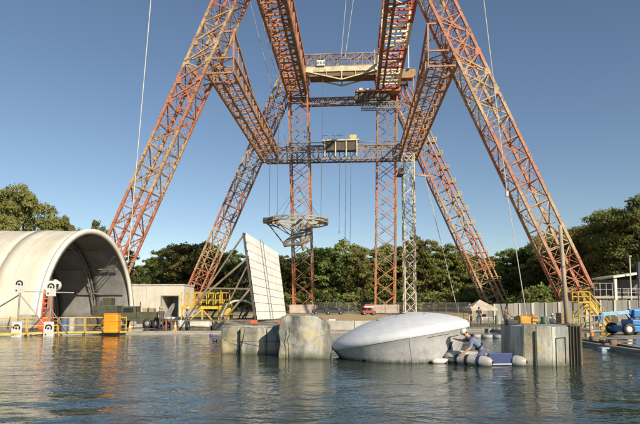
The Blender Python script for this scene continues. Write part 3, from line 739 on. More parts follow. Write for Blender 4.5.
def target_post(px, py_top, py_bot, Y, lb, braces):
    p = at(px, py_bot, Y); z1 = at(px, py_top, Y).z
    t = thing('target_post', lb, 'target post', (p.x, Y, -.6), .12)
    H = z1 + .6
    MB().tube([(0,.06,0),(.12,.06,H)], .055, 8).build('pole', GREYM, t)
    for zc_ in (H-.5, at(px, 329.5, Y).z + .6):
        bd = MB().box((-.32+.1*zc_/H, -.03, zc_-.52), (.32+.1*zc_/H, .0, zc_+.52)).build('target_board', BOARD, t, bevel=.008)
        def ringarc(r0, r1, a0, a1, cx, cz, y=-.034):
            n = 14; vs = [(cx + r*math.cos(a0+(a1-a0)*k/n), y, cz + r*math.sin(a0+(a1-a0)*k/n)) for r in (r0, r1) for k in range(n+1)]
            fs = [(k, k+1, n+1+k+1, n+1+k) for k in range(n)]; return MB().add(vs, fs)
        cx = .1*zc_/H
        ringarc(.13, .235, R(-40), R(205), cx, zc_+.12).build('ring_mark', BLACK, bd)
        ringarc(0, .075, 0, 2*math.pi, cx-.02, zc_+.08).build('ring_mark', BLACK, bd)
        ringarc(0, .06, 0, 2*math.pi, cx-.18, zc_-.33).build('ring_mark', BLACK, bd)
    for dx, z0, z1_ in braces: MB().bar((.08,.1,z0), (dx, 1.0, z1_), .07).build('brace', GREYM, t)
target_post(16, 278, 337, 33.2, 'target post with two white bullseye boards at the far left water edge', [(-2.6, 3.4, 1.9), (1.9, 3.4, .7), (3.2, 3.6, 3.55)])
target_post(48, 281, 337, 33.6, 'target post with two white bullseye boards in front of the red ladder', [(-1.9, 2.6, .6), (.9, 2.4, .7)])
ld = thing('step_ladder', 'red orange step ladder in front of the shelter mouth', 'ladder', gr(44, 329.5), .2)
for s in (-.32, .32):
    MB().bar((s,0,0),(s*.7,.5,3.2),.1).build('rail', REDO, ld); MB().bar((s,1.4,0),(s*.7,.56,3.1),.09).build('rear_leg', REDO, ld)
for k in range(8): MB().bar((-.32+.012*k, .06+.058*k, .38*k+.2), (.32-.012*k, .06+.058*k, .38*k+.2), .09).build('rung', REDO, ld)
MB().box((-.45,-.1,0),(.45,.9,.9)).build('base_box', REDO, ld, bevel=.03)

# wheel used by all vehicles
def wheel(parent, c, r, wd, axis=(1,0,0), rimm=None):
    t = MB().lathe([(r*.58,-wd/2),(r*.92,-wd/2),(r,-wd*.32),(r,wd*.32),(r*.92,wd/2),(r*.58,wd/2),(r*.58,-wd/2)], 20, axis, c).build('tyre', BLACK, parent, True)
    MB().lathe([(0,-wd*.42),(r*.3,-wd*.42),(r*.57,-wd*.3),(r*.57,wd*.3),(r*.3,wd*.42),(0,wd*.42)], 16, axis, c).build('rim', rimm or GREYM, t, True)
tk = thing('army_truck', 'olive drab utility truck parked by the shelter mouth', 'truck', Vector((at(142,320,43).x, 43.0, GZ)), R(4)); tk.scale = (.82,.82,.86)
MB().box((-2.2,-.9,.75),(2.0,.9,1.0)).build('chassis', OLIVE, tk, bevel=.03)
cabp = MB().prism([(-2.0,-.95,1.0),(-.35,-.95,1.0),(-.45,-.95,2.15),(-1.8,-.95,2.15)], (0,1.9,0)).build('cab', OLIVE, tk, bevel=.05)
MB().prism([(-1.68,-.965,1.55),(-.6,-.965,1.55),(-.66,-.965,2.02),(-1.6,-.965,2.02)], (0,.02,0)).build('side_window', GLASS, cabp)
MB().box((-2.75,-.85,.95),(-2.0,.85,1.5)).build('hood', OLIVE, tk, bevel=.06)
MB().box((-.3,-.95,1.02),(2.1,.95,1.2)).build('bed_floor', OLIVE, tk)
for y in (-.95, .9): MB().box((-.3,y,1.2),(2.1,y+.05,1.6)).build('bed_side', OLIVE, tk)
for x in (-.2, .9, 2.0): MB().bar((x,-.9,1.6),(x,-.9,2.1),.06).build('stake', OLIVE, tk)
MB().box((.2,-.6,1.21),(1.3,.5,1.95)).build('cargo_box', M('tan_crate', (.34,.28,.17), .7), tk, bevel=.03)
for x in (-1.9, .75, 1.65):
    for y in (-.85, .85): wheel(tk, (x, y, .46), .46, .3, (0,1,0))
MB().tube([(-2.78,-.6,1.2),(-2.7,-.6,1.2)], .12, 10).build('headlight', WHITE, tk)
MB().box((-2.85,-.95,.62),(-2.72,.95,.82)).build('bumper', STEEL_D, tk, bevel=.02)
for y in (-1.12, 1.02): MB().box((-1.95,y,1.55),(-1.85,y+.1,1.95)).build('mirror', STEEL_D, tk)
for x in (-1.28, -.42): MB().box((x,-.958,1.02),(x+.02,-.951,1.54)).build('door_gap', STEEL_D, cabp)
MB().box((-1.98,-.7,1.55),(-1.93,.7,2.0)).build('windscreen', GLASS, cabp)
for x in (-1.9, 1.2): MB().tube([(x+(.62 if x < 0 else 1.1)*math.cos(t), -.86, .5+.56*math.sin(t)) for t in np.linspace(0, math.pi, 9)], .05, 5).build('mudguard', OLIVE, tk)
MB().box((-.28,-1.0,.45),(.25,-.75,.85)).build('fuel_tank', STEEL_D, tk, bevel=.04)
MB().tube([(-.4,.7,1.0),(-.4,.7,2.6)], .06, 6).build('exhaust', STEEL_D, tk)
eq = thing('generator_trailer', 'dark olive generator set with stacked boxes in the shelter mouth', 'generator', Vector((at(108,320,46).x, 46, GZ)))
MB().box((-1.1,-.8,.5),(1.1,.8,1.9)).build('housing', OLIVE, eq, bevel=.05); MB().box((-.35,-.5,1.92),(.45,.4,2.6)).build('control_box', OLIVE, eq, bevel=.03)
MB().tube([(-.7,0,1.9),(-.7,0,2.35)], .09, 8).build('exhaust', STEEL_D, eq)
for k in range(5): MB().box((-.9+.38*k,-.83,.8),(-.66+.38*k,-.802,1.6)).build('vent', STEEL_D, eq)
for x in (-.6, .6): wheel(eq, (x,-.75,.38), .38, .22, (0,1,0))
for k, (px, sz, m, lb) in enumerate(((88, .8, GREYM, 'grey equipment crate in the shelter mouth left of the generator'), (78, .55, M('violet_case', (.2,.13,.2), .6), 'small purple grey case in the shelter mouth'))):
    cr = thing('equipment_crate', lb, 'crate', Vector((at(px,320,46).x, 46, GZ)), .2*k); MB().box((-sz,-.5,0),(sz,.5,sz*1.2)).build('box', m, cr, bevel=.03); MB().box((-sz-.03,-.53,sz*1.2+.002),(sz+.03,.53,sz*1.2+.1)).build('lid', m, cr, bevel=.02)
# long white pipe on stands
pp = thing('pipe_run', 'long white pipe with red sections on low stands along the far water edge', 'pipe', Vector((at(190,318,42.5).x, 42.5, GZ)))
L0 = at(122,318,42.5).x - pp.location.x; L1 = at(224,318,42.5).x - pp.location.x; zp = at(190,318.2,42.5).z - GZ
for k in range(5):
    a = L0 + (L1-L0)*k/5; b = L0 + (L1-L0)*(k+1)/5
    MB().tube([(a+.02,0,zp),(b-.02,0,zp)], .13, 10).build('pipe_section', REDP if k == 1 else WHITE, pp, True); MB().bar((a+.3,0,zp-.1),(a+.3,0,0),.09).build('stand', GREYM, pp)
# yellow work platform at the foot of the far left leg
yp = thing('work_platform', 'yellow railed work platform left of the white panel screen', 'platform', Vector((at(207,320,41).x, 41, GZ)))
zt = at(207,305.5,41).z - GZ; zrail = at(207,293,41).z - GZ; xa = -1.95; xb = 2.0
MB().box((xa,-.9,zt-.28),(xb,.9,zt)).build('deck', YELLOW, yp, bevel=.02)
for x in np.linspace(xa+.05, xb-.05, 8):
    for y in (-.86, .86): MB().bar((x,y,zt),(x,y,zrail),.06).build('rail_post', YELLOW, yp)
for z in (zt+.45, zrail):
    for y in (-.86, .86): MB().bar((xa,y,z),(xb,y,z),.06).build('rail', YELLOW, yp)
for k in range(6): MB().bar((xa+.3+.6*k,-.93,zt+.02),(xa+.6+.6*k,-.93,zt+.45),.05).build('lattice_bar', YELLOW, yp)
for x in (xa+.1, -.2, 1.1, xb-.1):
    for y in (-.8, .8): MB().bar((x,y,0),(x,y,zt-.28),.12).build('leg', YELLOW, yp)
MB().bar((xa+.1,-.8,.2),(-.2,-.8,zt-.3),.08).build('leg_brace', YELLOW, yp); MB().bar((-.2,-.8,zt-.3),(1.1,-.8,.2),.08).build('leg_brace', YELLOW, yp)
MB().box((1.15,-1.0,zt-.75),(2.1,-.2,zt+.2)).build('control_box', YELLOW, yp, bevel=.03)
for x in (1.3, 2.0): MB().bar((x,-.95,zt),(x,-.95,zrail+.2),.07).build('gate_post', YELLOW, yp)
mats_ = thing('white_tarpaulin', 'white tarpaulin covered pallet under the yellow work platform', 'tarpaulin', Vector((at(196,322,40).x, 40, GZ)))
def rough_box(lo, hi, div=(8,4,6), amp=.05, seed=0, taper=0, sc_=.9):
    """subdivided box with an uneven, slightly sagging surface"""
    bm = bmesh.new(); lo = Vector(lo); hi = Vector(hi)
    faces = {}
    def vert(x, y, z):
        k = (round(x,5), round(y,5), round(z,5))
        if k not in faces: faces[k] = bm.verts.new(k)
        return faces[k]
    g = [np.linspace(0, 1, d+1) for d in div]
    def quad(f):
        vs = [vert(*p) for p in f]
        try: bm.faces.new(vs)
        except ValueError: pass
    for ax in range(3):
        o1, o2 = [i for i in range(3) if i != ax]
        for e in (0, 1):
            for i in range(div[o1]):
                for j in range(div[o2]):
                    f = []
                    for a, b in ((i,j),(i+1,j),(i+1,j+1),(i,j+1)):
                        p = [0,0,0]; p[ax] = e; p[o1] = g[o1][a]; p[o2] = g[o2][b]; f.append(p)
                    quad(f)
    bmesh.ops.recalc_face_normals(bm, faces=bm.faces)
    for v in bm.verts:
        n = v.co.copy(); p = Vector([lo[i] + (hi[i]-lo[i])*v.co[i] for i in range(3)])
        q = p * sc_ + Vector((seed*7.3, 0, 0))
        d = Vector((mnoise.fractal(q, .8, 2, 4), mnoise.fractal(q + Vector((9,0,0)), .8, 2, 4), mnoise.fractal(q + Vector((0,9,0)), .8, 2, 4))) * amp
        if taper: 
            c = (lo.x+hi.x)/2; p.x = c + (p.x-c)*(1 - taper*n.z)
        v.co = p + d
    me = bpy.data.meshes.new('rough'); bm.to_mesh(me); bm.free(); return me
def mobj(name, me, m, parent=None, smooth=True, bevel=0):
    o = bpy.data.objects.new(name, me); col.objects.link(o); me.materials.append(m); o.parent = parent
    if smooth: me.polygons.foreach_set('use_smooth', [True]*len(me.polygons)); 
    if bevel:
        b = o.modifiers.new('bevel','BEVEL'); b.width = bevel; b.segments = 2; b.limit_method = 'ANGLE'; b.angle_limit = R(50)
    return o
# white tarpaulin pallet under the platform
mobj('tarpaulin', rough_box((-1.3,-.5,.25),(1.2,.5,.75),(10,4,4),.10,4), WHITE, mats_); MB().box((-1.3,-.5,0),(1.2,.5,.2)).build('pallet', WOOD, mats_)

# ------------------------------------------------------------------ panel screen on its pier
A0, A1, B0, B1 = at(257,320,38), at(245,233,38), at(286,318.5,51), at(277.5,253,51)
scr = thing('panel_screen', 'tall leaning white panel screen braced from behind, left of the ring', 'screen', (A0.x, A0.y, A0.z))
pan_m = M('screen_panel_white', (.80,.79,.75), .6, (.68,.67,.62), .7)
org = scr.location.copy(); NRW, NCL = 10, 6
nrm = (B0-A0).cross(A1-A0).normalized()
if nrm.x < 0: nrm = -nrm
def bil(u_, v_): return (A0*(1-u_)*(1-v_) + B0*u_*(1-v_) + B1*u_*v_ + A1*(1-u_)*v_) - org
for i in range(NCL):
    for j in range(NRW):
        u0, u1 = (i+.018)/NCL, (i+.982)/NCL; v0, v1 = (j+.03)/NRW, (j+.97)/NRW
        jit = nrm*random.uniform(0,.03)
        MB().prism([bil(u0,v0)+jit, bil(u1,v0)+jit, bil(u1,v1)+jit, bil(u0,v1)+jit], nrm*.06).build('panel', pan_m, scr)
fr = MB()
for i in range(NCL+1): fr.bar(bil(i/NCL,0)-nrm*.12, bil(i/NCL,1)-nrm*.12, .16)
for j in range(0, NRW+1, 1): fr.bar(bil(0,j/NRW)-nrm*.12, bil(1,j/NRW)-nrm*.12, .10)
fr.build('frame', STEEL_D, scr)
for u_ in (.36, .44): MB().bar(bil(u_,0)+nrm*.13, bil(u_,1.03)+nrm*.13, .035).build('dark_strip', STEEL_D, scr)  # pair of thin dark upright strips over the panels
brm = M('screen_brace_tan', (.24,.19,.12), .7, (.10,.08,.055), 1)
for u_ in (0, .34, .67, 1):
    ft = bil(u_,0) - Vector((5.2 - u_*1.2,0,0)); 
    for a, b, wd in ((bil(u_,.97), ft, .12), (bil(u_,.62), ft*.5+bil(u_,0)*.5, .1), (bil(u_,.36), ft.lerp(bil(u_,.97), .38), .11), (bil(u_,.36), bil(u_,0)*.55+ft*.45, .14), (bil(u_,.70), ft.lerp(bil(u_,.97), .25), .14), (ft, bil(u_,0), .14)):
        MB().bar(Vector(a)-nrm*.2, Vector(b)-nrm*.2, wd).build('brace', brm if u_ in (0, 1) else STEEL_D, scr)
MB().tube([bil(.1,.02)+Vector((-1.6,0,0))+Vector((math.cos(t)*1.5,0,math.sin(t)*1.3+.1)) for t in np.linspace(0, math.pi, 12)], .09, 6).build('hoop', WHITE, scr)
pier = thing('concrete_pier', 'low concrete pier carrying the white panel screen', 'pier', (0,0,0))
pier_top = A0.z - .06
def slab(name, poly, z0, z1, m, parent, bev=.03): return MB().prism([(x,y,z0) for x,y in poly], (0,0,z1-z0)).build(name, m, parent, bevel=bev)
slab('slab', [(-5.2,27),(-3.3,27),(-1.9,53),(-8.6,53),(-8.4,39.5),(-6.4,37.2)], -.8, pier_top-.16, CONC, pier)
for k in range(4): MB().box((-6.3+.78*k,37.5,pier_top-.157),(-5.57+.78*k,39.2,pier_top-.1)).build('deck_plank', WOOD, pier)
MB().bar((A0.x-.6,A0.y-.3,pier_top-.07),(B0.x+.3,B0.y,pier_top-.2),.5,.22).build('sill_beam', WOOD, pier)
for px in (254, 281): 
    q = at(px,322,36.5); MB().box((q.x-.25,q.y-.2,pier_top-.155),(q.x+.25,q.y+.2,pier_top+.1)).build('rusty_foot', REDO, pier, bevel=.02)

# ------------------------------------------------------------------ grey blocks in the water
def block_mat(name, c=(.40,.41,.385), c2=(.20,.21,.19)):
    m, nt, bs = newmat(name); bs.inputs['Roughness'].default_value = .8
    p = position(nt); sep = nt.nodes.new('ShaderNodeSeparateXYZ'); nt.links.new(p, sep.inputs[0])
    mp = nt.nodes.new('ShaderNodeMapping'); mp.inputs['Scale'].default_value = (1,1,.22); nt.links.new(p, mp.inputs[0])
    n1 = noise(nt, 1.6, 7, .7, mp.outputs[0]); n2 = noise(nt, .9, 5, .7, p); n3 = noise(nt, 9, 4, .7, p)
    base = ramp(nt, n1, [(.38, tuple(x*.7 for x in c2)), (.5, c2), (.58, c), (.75, tuple(min(1, x*1.3) for x in c))])
    base = mix(nt, ramp(nt, n2, [(.48,(0,0,0)),(.7,(1,1,1))]), base, (.40,.34,.20))
    zz = N(nt, 'ShaderNodeMath', operation='MULTIPLY_ADD'); zz.inputs[1].default_value = .5; nt.links.new(n2, zz.inputs[0]); nt.links.new(sep.outputs[2], zz.inputs[2])
    base = mix(nt, ramp(nt, zz.outputs[0], [(.22,(1,1,1)),(.52,(0,0,0))]), base, (.075,.08,.05))   # algae line left by the water
    nt.links.new(base, bs.inputs['Base Color']); bump(nt, n3, bs, .6, .03); return m
BLK = block_mat('block_canvas', (.29,.295,.27), (.15,.155,.14)); BLK2 = block_mat('block_canvas_pale', (.34,.345,.315), (.18,.185,.165))
lb_ = thing('canvas_block', 'long grey canvas wrapped block in the water below the panel screen', 'block', (0,0,0))
f0, f1, f2, f3 = gr(221,353.5,0), gr(240,354,0), gr(281,355.5,0), gr(331,358.5,0)
ztop = at(250,327,22).z
mobj('panel', rough_box((f0.x,f0.y,-.6),(f1.x-.03,f0.y+3,ztop),(8,6,10),.07,1), BLK, lb_)
mobj('panel', rough_box((f1.x+.02,f1.y-.06,-.6),(f1.x+1.15,f1.y+3,ztop-.02),(10,6,10),.07,2), BLK2, lb_)
mobj('panel', rough_box((f1.x+1.17,f1.y-.03,-.6),(f2.x-.02,f1.y+3,ztop-.03),(10,6,10),.06,3), BLK, lb_)
mobj('cap_sheet', rough_box((f0.x+.03,f0.y+.08,ztop-.04),(f2.x+.1,f0.y+2.6,ztop+.05),(16,6,2),.05,9), BLK2, lb_)
mb_ = thing('canvas_mound', 'tall lumpy grey canvas covered mound between the pier and the capsule', 'mound', (0,0,0))
zm = at(305,316,20.3).z
mme = rough_box((f2.x+.02,f3.y+.1,-.7),(f3.x-.02,f3.y+2.8,zm),(40,14,34),.075,5,0,1.3)
cx_ = (f2.x+f3.x)/2
for v in mme.vertices:
    t = (v.co.x - f2.x)/(f3.x - f2.x)
    if v.co.z > .2:
        drop = .42*max(0, (t-.70)/.30)**1.3 + .10*max(0, (.12-t)/.12)
        v.co.z -= drop*(v.co.z-.2)/(zm-.2)
    v.co.y += .35*max(0, t-.6)**1.2 + .14*math.sin(t*9.5)*(.4+.6*(v.co.z+.7)/2.3) - .10*math.exp(-((t-.45-.35*v.co.z/zm)/.08)**2)
mobj('canvas', mme, BLK, mb_)
DK = M('strap_dark', (.05,.048,.042), .8)
def strap(pts, parent, rad=.03):
    q_ = [Vector(p) for p in pts]; pts = [q_[i].lerp(q_[i+1], t) + Vector((random.uniform(-.03,.03),0,random.uniform(-.03,.03))) for i in range(len(q_)-1) for t in (0,.33,.66)] + [q_[-1]]
    rad = [rad*random.uniform(.3,.9) for _ in pts]; MB().tube(pts, rad, 5).build('strap', DK, parent, True)
fy = f3.y
fpx = lambda px, py: (lambda P: Vector((P.x, fy-.02, P.z)))(at(px, py, fy))
fl_me = MB().prism([fpx(303,363), fpx(304,350), fpx(311,342), fpx(318,336.5), fpx(331,334), fpx(331.5,363)], (0,.5,0)); fl_me.build('canvas_flap', BLK2, mb_, bevel=.05)
strap([fpx(289,326)+Vector((0,.02,0)), fpx(288,340), fpx(289,358)], mb_, .03)
strap([(f1.x+.22,f1.y-.08,ztop-.1),(f1.x+.10,f1.y-.14,.5),(f1.x+.02,f1.y-.12,0)], lb_, .03); strap([(f0.x+.1,f0.y-.04,.62),(f1.x,f1.y-.1,.55),(f2.x,f2.y-.1,.60)], lb_, .018)
strap([(f2.x,f2.y-.14,ztop-.05),(f2.x,f2.y-.14,-.1)], lb_, .05)

rb_ = thing('plywood_block', 'boxy grey plywood clad block in the water right of the raft', 'block', (0,0,0))
zb = at(540,325,18.4).z
q = [gr(501,361,0), gr(524,365.5,0), gr(537,366,0), gr(553,366.3,0), gr(570,364.8,0), gr(583.5,365.2,0)]
def facet(a, b, dep, z1, m, parent, name='panel', th=None):
    a, b = Vector(a), Vector(b); d = (b-a).normalized(); n = Vector((-d.y, d.x, 0))
    if n.y < 0: n = -n
    a = a + d*.012; b = b - d*.012
    return MB().prism([Vector((p.x,p.y,-.7)) for p in (a, b, b+n*dep, a+n*dep)], (0,0,z1+.7)).build(name, m, parent, bevel=.02)
PLY = block_mat('grey_plywood', (.43,.45,.43), (.24,.26,.245)); 
for k in range(4): facet(q[k], q[k+1], 2.2 - .1*k, zb + (.0,.02,.01,-.03)[k], PLY if k != 1 else BLK2, rb_)
facet(q[4]+Vector((0,-.03,0)), q[5], 2.0, zb+.02, WOOD, rb_, 'timber_fender')
for k in range(1, 4):
    a = q[4].lerp(q[5], k/4.0); MB().box((a.x-.012,a.y-.075,-.3),(a.x+.012,a.y-.03,zb+.0)).build('fender_joint', DK, rb_)
hp = q[3].lerp(q[4], .2); hp2 = q[3].lerp(q[4], .75)
for a, b in (((hp.x,hp.y-.02,.95),(hp2.x,hp2.y-.02,.97)), ((hp.x,hp.y-.02,.95),(hp.x,hp.y-.02,.0)), ((hp2.x,hp2.y-.02,.97),(hp2.x,hp2.y-.02,.05))): MB().bar(a, b, .025).build('hatch_seam', DK, rb_)
bars = q[1].lerp(q[2], .9); MB().bar((bars.x,bars.y-.03,1.2),(bars.x,bars.y-.03,-.2),.05).build('seam_batten', DK, rb_)
bk = thing('tool_bag', 'small black tool bag lying on top of the plywood block', 'bag', (q[1].x+.0, q[1].y+1.0, zb+.02)); mobj('bag', rough_box((-.22,-.12,0),(.22,.12,.2),(6,4,4),.04,8), BLACK, bk); MB().tube([(-.12,0,.18),(0,0,.3),(.12,0,.18)], .015, 5).build('handle', BLACK, bk)

# ------------------------------------------------------------------ capsule
CY = 20.6
rimL, rimR = at(331.5,347.5,CY), at(467,324,CY)
cc = (rimL + rimR)/2; CR = (rimR-rimL).length/2
ax = Vector((-(rimR.z-rimL.z), 0, rimR.x-rimL.x)).normalized()
ax = (Matrix.Rotation(R(4.5), 3, 'X').inverted() @ ax).normalized(); 
if ax.y < 0: ax = Vector((ax.x, -ax.y, ax.z))
cap = thing('space_capsule', 'tilted white blunt cone space capsule floating heat shield up', 'capsule', cc)
def caps_mat(name, c, c2, stain):
    m, nt, bs = newmat(name); bs.inputs['Roughness'].default_value = .6; bs.inputs['Specular IOR Level'].default_value = .3
    p = position(nt); mp = nt.nodes.new('ShaderNodeMapping'); mp.inputs['Scale'].default_value = (1,1,.3); nt.links.new(p, mp.inputs[0])
    n1 = noise(nt, 1.1, 7, .7, p); n2 = noise(nt, 4.5, 5, .7, mp.outputs[0], dist=.8)
    b = ramp(nt, n1, [(.32, c2), (.62, c)]); b = mix(nt, ramp(nt, n2, [(.52,(0,0,0)),(.72,(1,1,1))]), b, stain)
    sp_ = nt.nodes.new('ShaderNodeSeparateXYZ'); nt.links.new(p, sp_.inputs[0]); mp2 = nt.nodes.new('ShaderNodeMapping'); mp2.inputs['Scale'].default_value = (5,5,.35); nt.links.new(p, mp2.inputs[0])
    drip = noise(nt, 1.6, 5, .7, mp2.outputs[0]); b = mix(nt, ramp(nt, drip, [(.56,(0,0,0)),(.74,(.28,.28,.28))]), b, (.19,.185,.17))
    wl_ = N(nt, 'ShaderNodeMath', operation='MULTIPLY_ADD'); wl_.inputs[1].default_value = .35; nt.links.new(drip, wl_.inputs[0]); nt.links.new(sp_.outputs[2], wl_.inputs[2])
    b = mix(nt, ramp(nt, wl_.outputs[0], [(.18,(1,1,1)),(.34,(0,0,0))]), b, (.10,.105,.085))      # scum line where it has floated
    nt.links.new(b, bs.inputs['Base Color']); bump(nt, n1, bs, .12, .05); return m
SHM = caps_mat('capsule_shield', (.58,.615,.66), (.50,.53,.57), (.47,.495,.525)); SDM = caps_mat('capsule_side', (.47,.48,.49), (.31,.32,.33), (.58,.58,.56))
sag = .62; RS = (CR*CR*.93**2 + sag*sag)/(2*sag)
prof = [(0, sag+.26)]
for k in range(1, 15): 
    r_ = CR*.93*k/14; prof.append((r_, sag+.26 - (RS - math.sqrt(RS*RS - r_*r_))))
prof[-1] = (CR*.93, .235); prof += [(CR*.955, .195), (CR*.975, .145), (CR*.99, .08), (CR, 0), (CR*.998, -.06), (CR*.988, -.11)]
MB().lathe(prof, 96, ax).build('heat_shield', SHM, cap, True)
t32 = math.tan(R(30))
MB().lathe([(CR*.984, -.10), (CR-.07, -.12)] + [(CR-.07-(k*.3)*t32, -.12-k*.3) for k in range(1, 9)] + [(0, -2.55)], 96, ax).build('side_shell', SDM, cap, True)
Mx = Vector((0,0,1)).rotation_difference(ax).to_matrix()
def on_cone(ang, h, lift=.012):
    r_ = CR-.07 + (h+.12)*t32 + lift; return Mx @ Vector((r_*math.cos(ang), r_*math.sin(ang), h))
def on_dome(r_, ang, lift=.01):
    return Mx @ Vector((r_*math.cos(ang), r_*math.sin(ang), sag+.26-(RS-math.sqrt(RS*RS-r_*r_))+lift))
for ang, h0, h1, nm in ((R(-92), -.1, -1.9, 'shell_seam'), (R(-152), -.1, -1.6, 'shell_seam'), (R(-28), -.1, -1.7, 'shell_seam')):
    MB().tube([on_cone(ang, h0 + (h1-h0)*k/6, .002) for k in range(7)], .008, 5).build(nm, M('seam_soft', (.22,.22,.21), .7), cap)
def patch(a0, a1, h0, h1, nm, m, lift=.014):
    n = 4; vs = [on_cone(a0+(a1-a0)*k/n, h, lift) for h in (h0, h1) for k in range(n+1)]; vs += [v*.985 for v in vs]
    fs = [(k, k+1, n+1+k+1, n+1+k) for k in range(n)] + [(k+10, n+11+k, n+12+k, k+11) for k in range(n)]
    fs += [(k, k+10, k+11, k+1) for k in range(n)] + [(5+k, 6+k, 16+k, 15+k) for k in range(n)] + [(0,5,15,10),(4,14,19,9)]
    return MB().add(vs, fs).build(nm, m, cap)
patch(R(-54), R(-50.2), -.52, -.80, 'vent_port', BLACK); patch(R(-137), R(-133.5), -.62, -.92, 'vent_port', BLACK)
patch(R(-57), R(-44), -.32, -.345, 'panel_line', DK); 
patch(R(-78), R(-58), -.085-.12, -.10-.12, 'panel_line', DK)
for r_, a_ in ((.5,-1.9),(.8,-1.3),(1.1,-1.7),(.3,-2.6),(1.3,-2.3),(1.5,-.9),(.9,-2.7)):
    MB().lathe([(0,.012),(.045,.012),(.055,0)], 10, ax, on_dome(r_, a_, 0)).build('fastener', DK, cap)
MB().bar(on_dome(.62,-1.55,.012), on_dome(.75,-1.25,.012), .05, .02).build('stencil_mark', DK, cap); MB().bar(on_dome(.68,-1.72,.012), on_dome(.78,-1.5,.012), .04, .02).build('stencil_mark', DK, cap)
fl_ = gr(440, 363.2, 0); flo = thing('white_float', 'small white float bobbing at the capsule waterline beside the raft', 'float', fl_, .15)
MB().tube([(-.30,0,.06),(-.26,0,.07),(-.1,0,.08),(.12,0,.08),(.27,0,.07),(.31,0,.06)], [.03,.085,.10,.10,.085,.03], 12).build('body', WHITE, flo, True); MB().tube([(-.33,0,.06),(-.42,.1,.02)], .015, 5).build('rope_eye', DK, flo)

# ------------------------------------------------------------------ inflatable raft
s1, s2 = gr(484,366,.0), gr(521,366.5,.0)
s1 = Vector((s1.x, s1.y, 0)); s2 = Vector((s2.x, s2.y, 0)) + Vector((0,.28,0))
ra = thing('inflatable_raft', 'grey and blue inflatable raft nosed against the capsule', 'raft', (s1+s2)/2)
tr = (s2 - s1); half = tr.length/2; tr.normalize(); fwd = Vector((-tr.y, tr.x, 0))
fwd = (fwd*.80 - tr*.60).normalized()
TUBE = M('raft_hypalon_grey', (.46,.46,.44), .55, (.30,.30,.285), 2.5); NAVY = M('raft_navy', (.022,.045,.17), .55, (.015,.03,.11), 2)
r_t = .20; hz_ = .15
def rp(s, l): return tr*s + fwd*l + Vector((0,0,hz_))
Lr = 2.1
pts = [rp(-half, -.32), rp(-half, -.2), rp(-half, 0), rp(-half, .5), rp(-half, .9), rp(-half*.96, 1.2)]
rads = [.07, .16, r_t, r_t, r_t, r_t]
arcp = [rp(-half*.96*math.cos(t), 1.2 + .5*math.sin(t)) + Vector((0,0,.07*math.sin(t))) for t in np.linspace(.3, math.pi-.3, 8)]
pts += arcp; rads += [r_t]*8
pts += [rp(half*.96, 1.2), rp(half, .9), rp(half, .5), rp(half, 0), rp(half, -.2), rp(half, -.32)]; rads += [r_t, r_t, r_t, r_t, .16, .07]
tub = MB().tube(pts, rads, 18).build('buoyancy_tube', TUBE, ra, True)
for s in (-half, half):
    MB().lathe([(0,.04),(.05,.03),(.085,-.02),(.08,-.06)], 14, -fwd, rp(s, -.31)).build('end_cap', BLACK, tub, True)
    for l in (.15, .6, 1.0):
        MB().lathe([(r_t+.006,-.06),(r_t+.012,0),(r_t+.006,.06)], 18, fwd, rp(s, l)).build('tube_band', NAVY if l < .3 else BLACK, tub, True)
    MB().tube([rp(s, l) + tr*(r_t+.01)*(-1 if s < 0 else 1) + Vector((0,0,.02 + .05*abs(math.sin(l*4)))) for l in np.linspace(-.05, 1.2, 14)], .014, 5).build('grab_line', DK, tub)
    MB().tube([rp(s, l) + tr*(r_t-.005)*(-1 if s < 0 else 1) + Vector((0,0,-.09)) for l in np.linspace(-.1, 1.2, 10)], .022, 6).build('rubbing_strake', BLACK, tub)
tn = MB().prism([tr*(-half+.18)+fwd*.0+Vector((0,0,.0)), tr*(half-.18)+Vector((0,0,.0)), tr*(half-.18)+Vector((0,0,.44)), tr*(-half+.18)+Vector((0,0,.44))], fwd*.06).build('transom', NAVY, ra, bevel=.02)
MB().bar(tr*(-half+.2)-fwd*.005+Vector((0,0,.06)), tr*(half-.2)-fwd*.005+Vector((0,0,.06)), .02, .03).build('transom_trim', WHITE, tn)
MB().prism([rp(-half+.2,.1)-Vector((0,0,.12)), rp(half-.2,.1)-Vector((0,0,.12)), rp(half-.2,1.25)-Vector((0,0,.12)), rp(-half+.2,1.25)-Vector((0,0,.12))], (0,0,.05)).build('floor', M('raft_floor', (.25,.26,.27), .7), ra)
MB().prism([rp(-half+.1,.55)+Vector((0,0,.12)), rp(half-.1,.55)+Vector((0,0,.12)), rp(half-.1,.8)+Vector((0,0,.12)), rp(-half+.1,.8)+Vector((0,0,.12))], (0,0,.04)).build('thwart', WOOD, ra, bevel=.01)

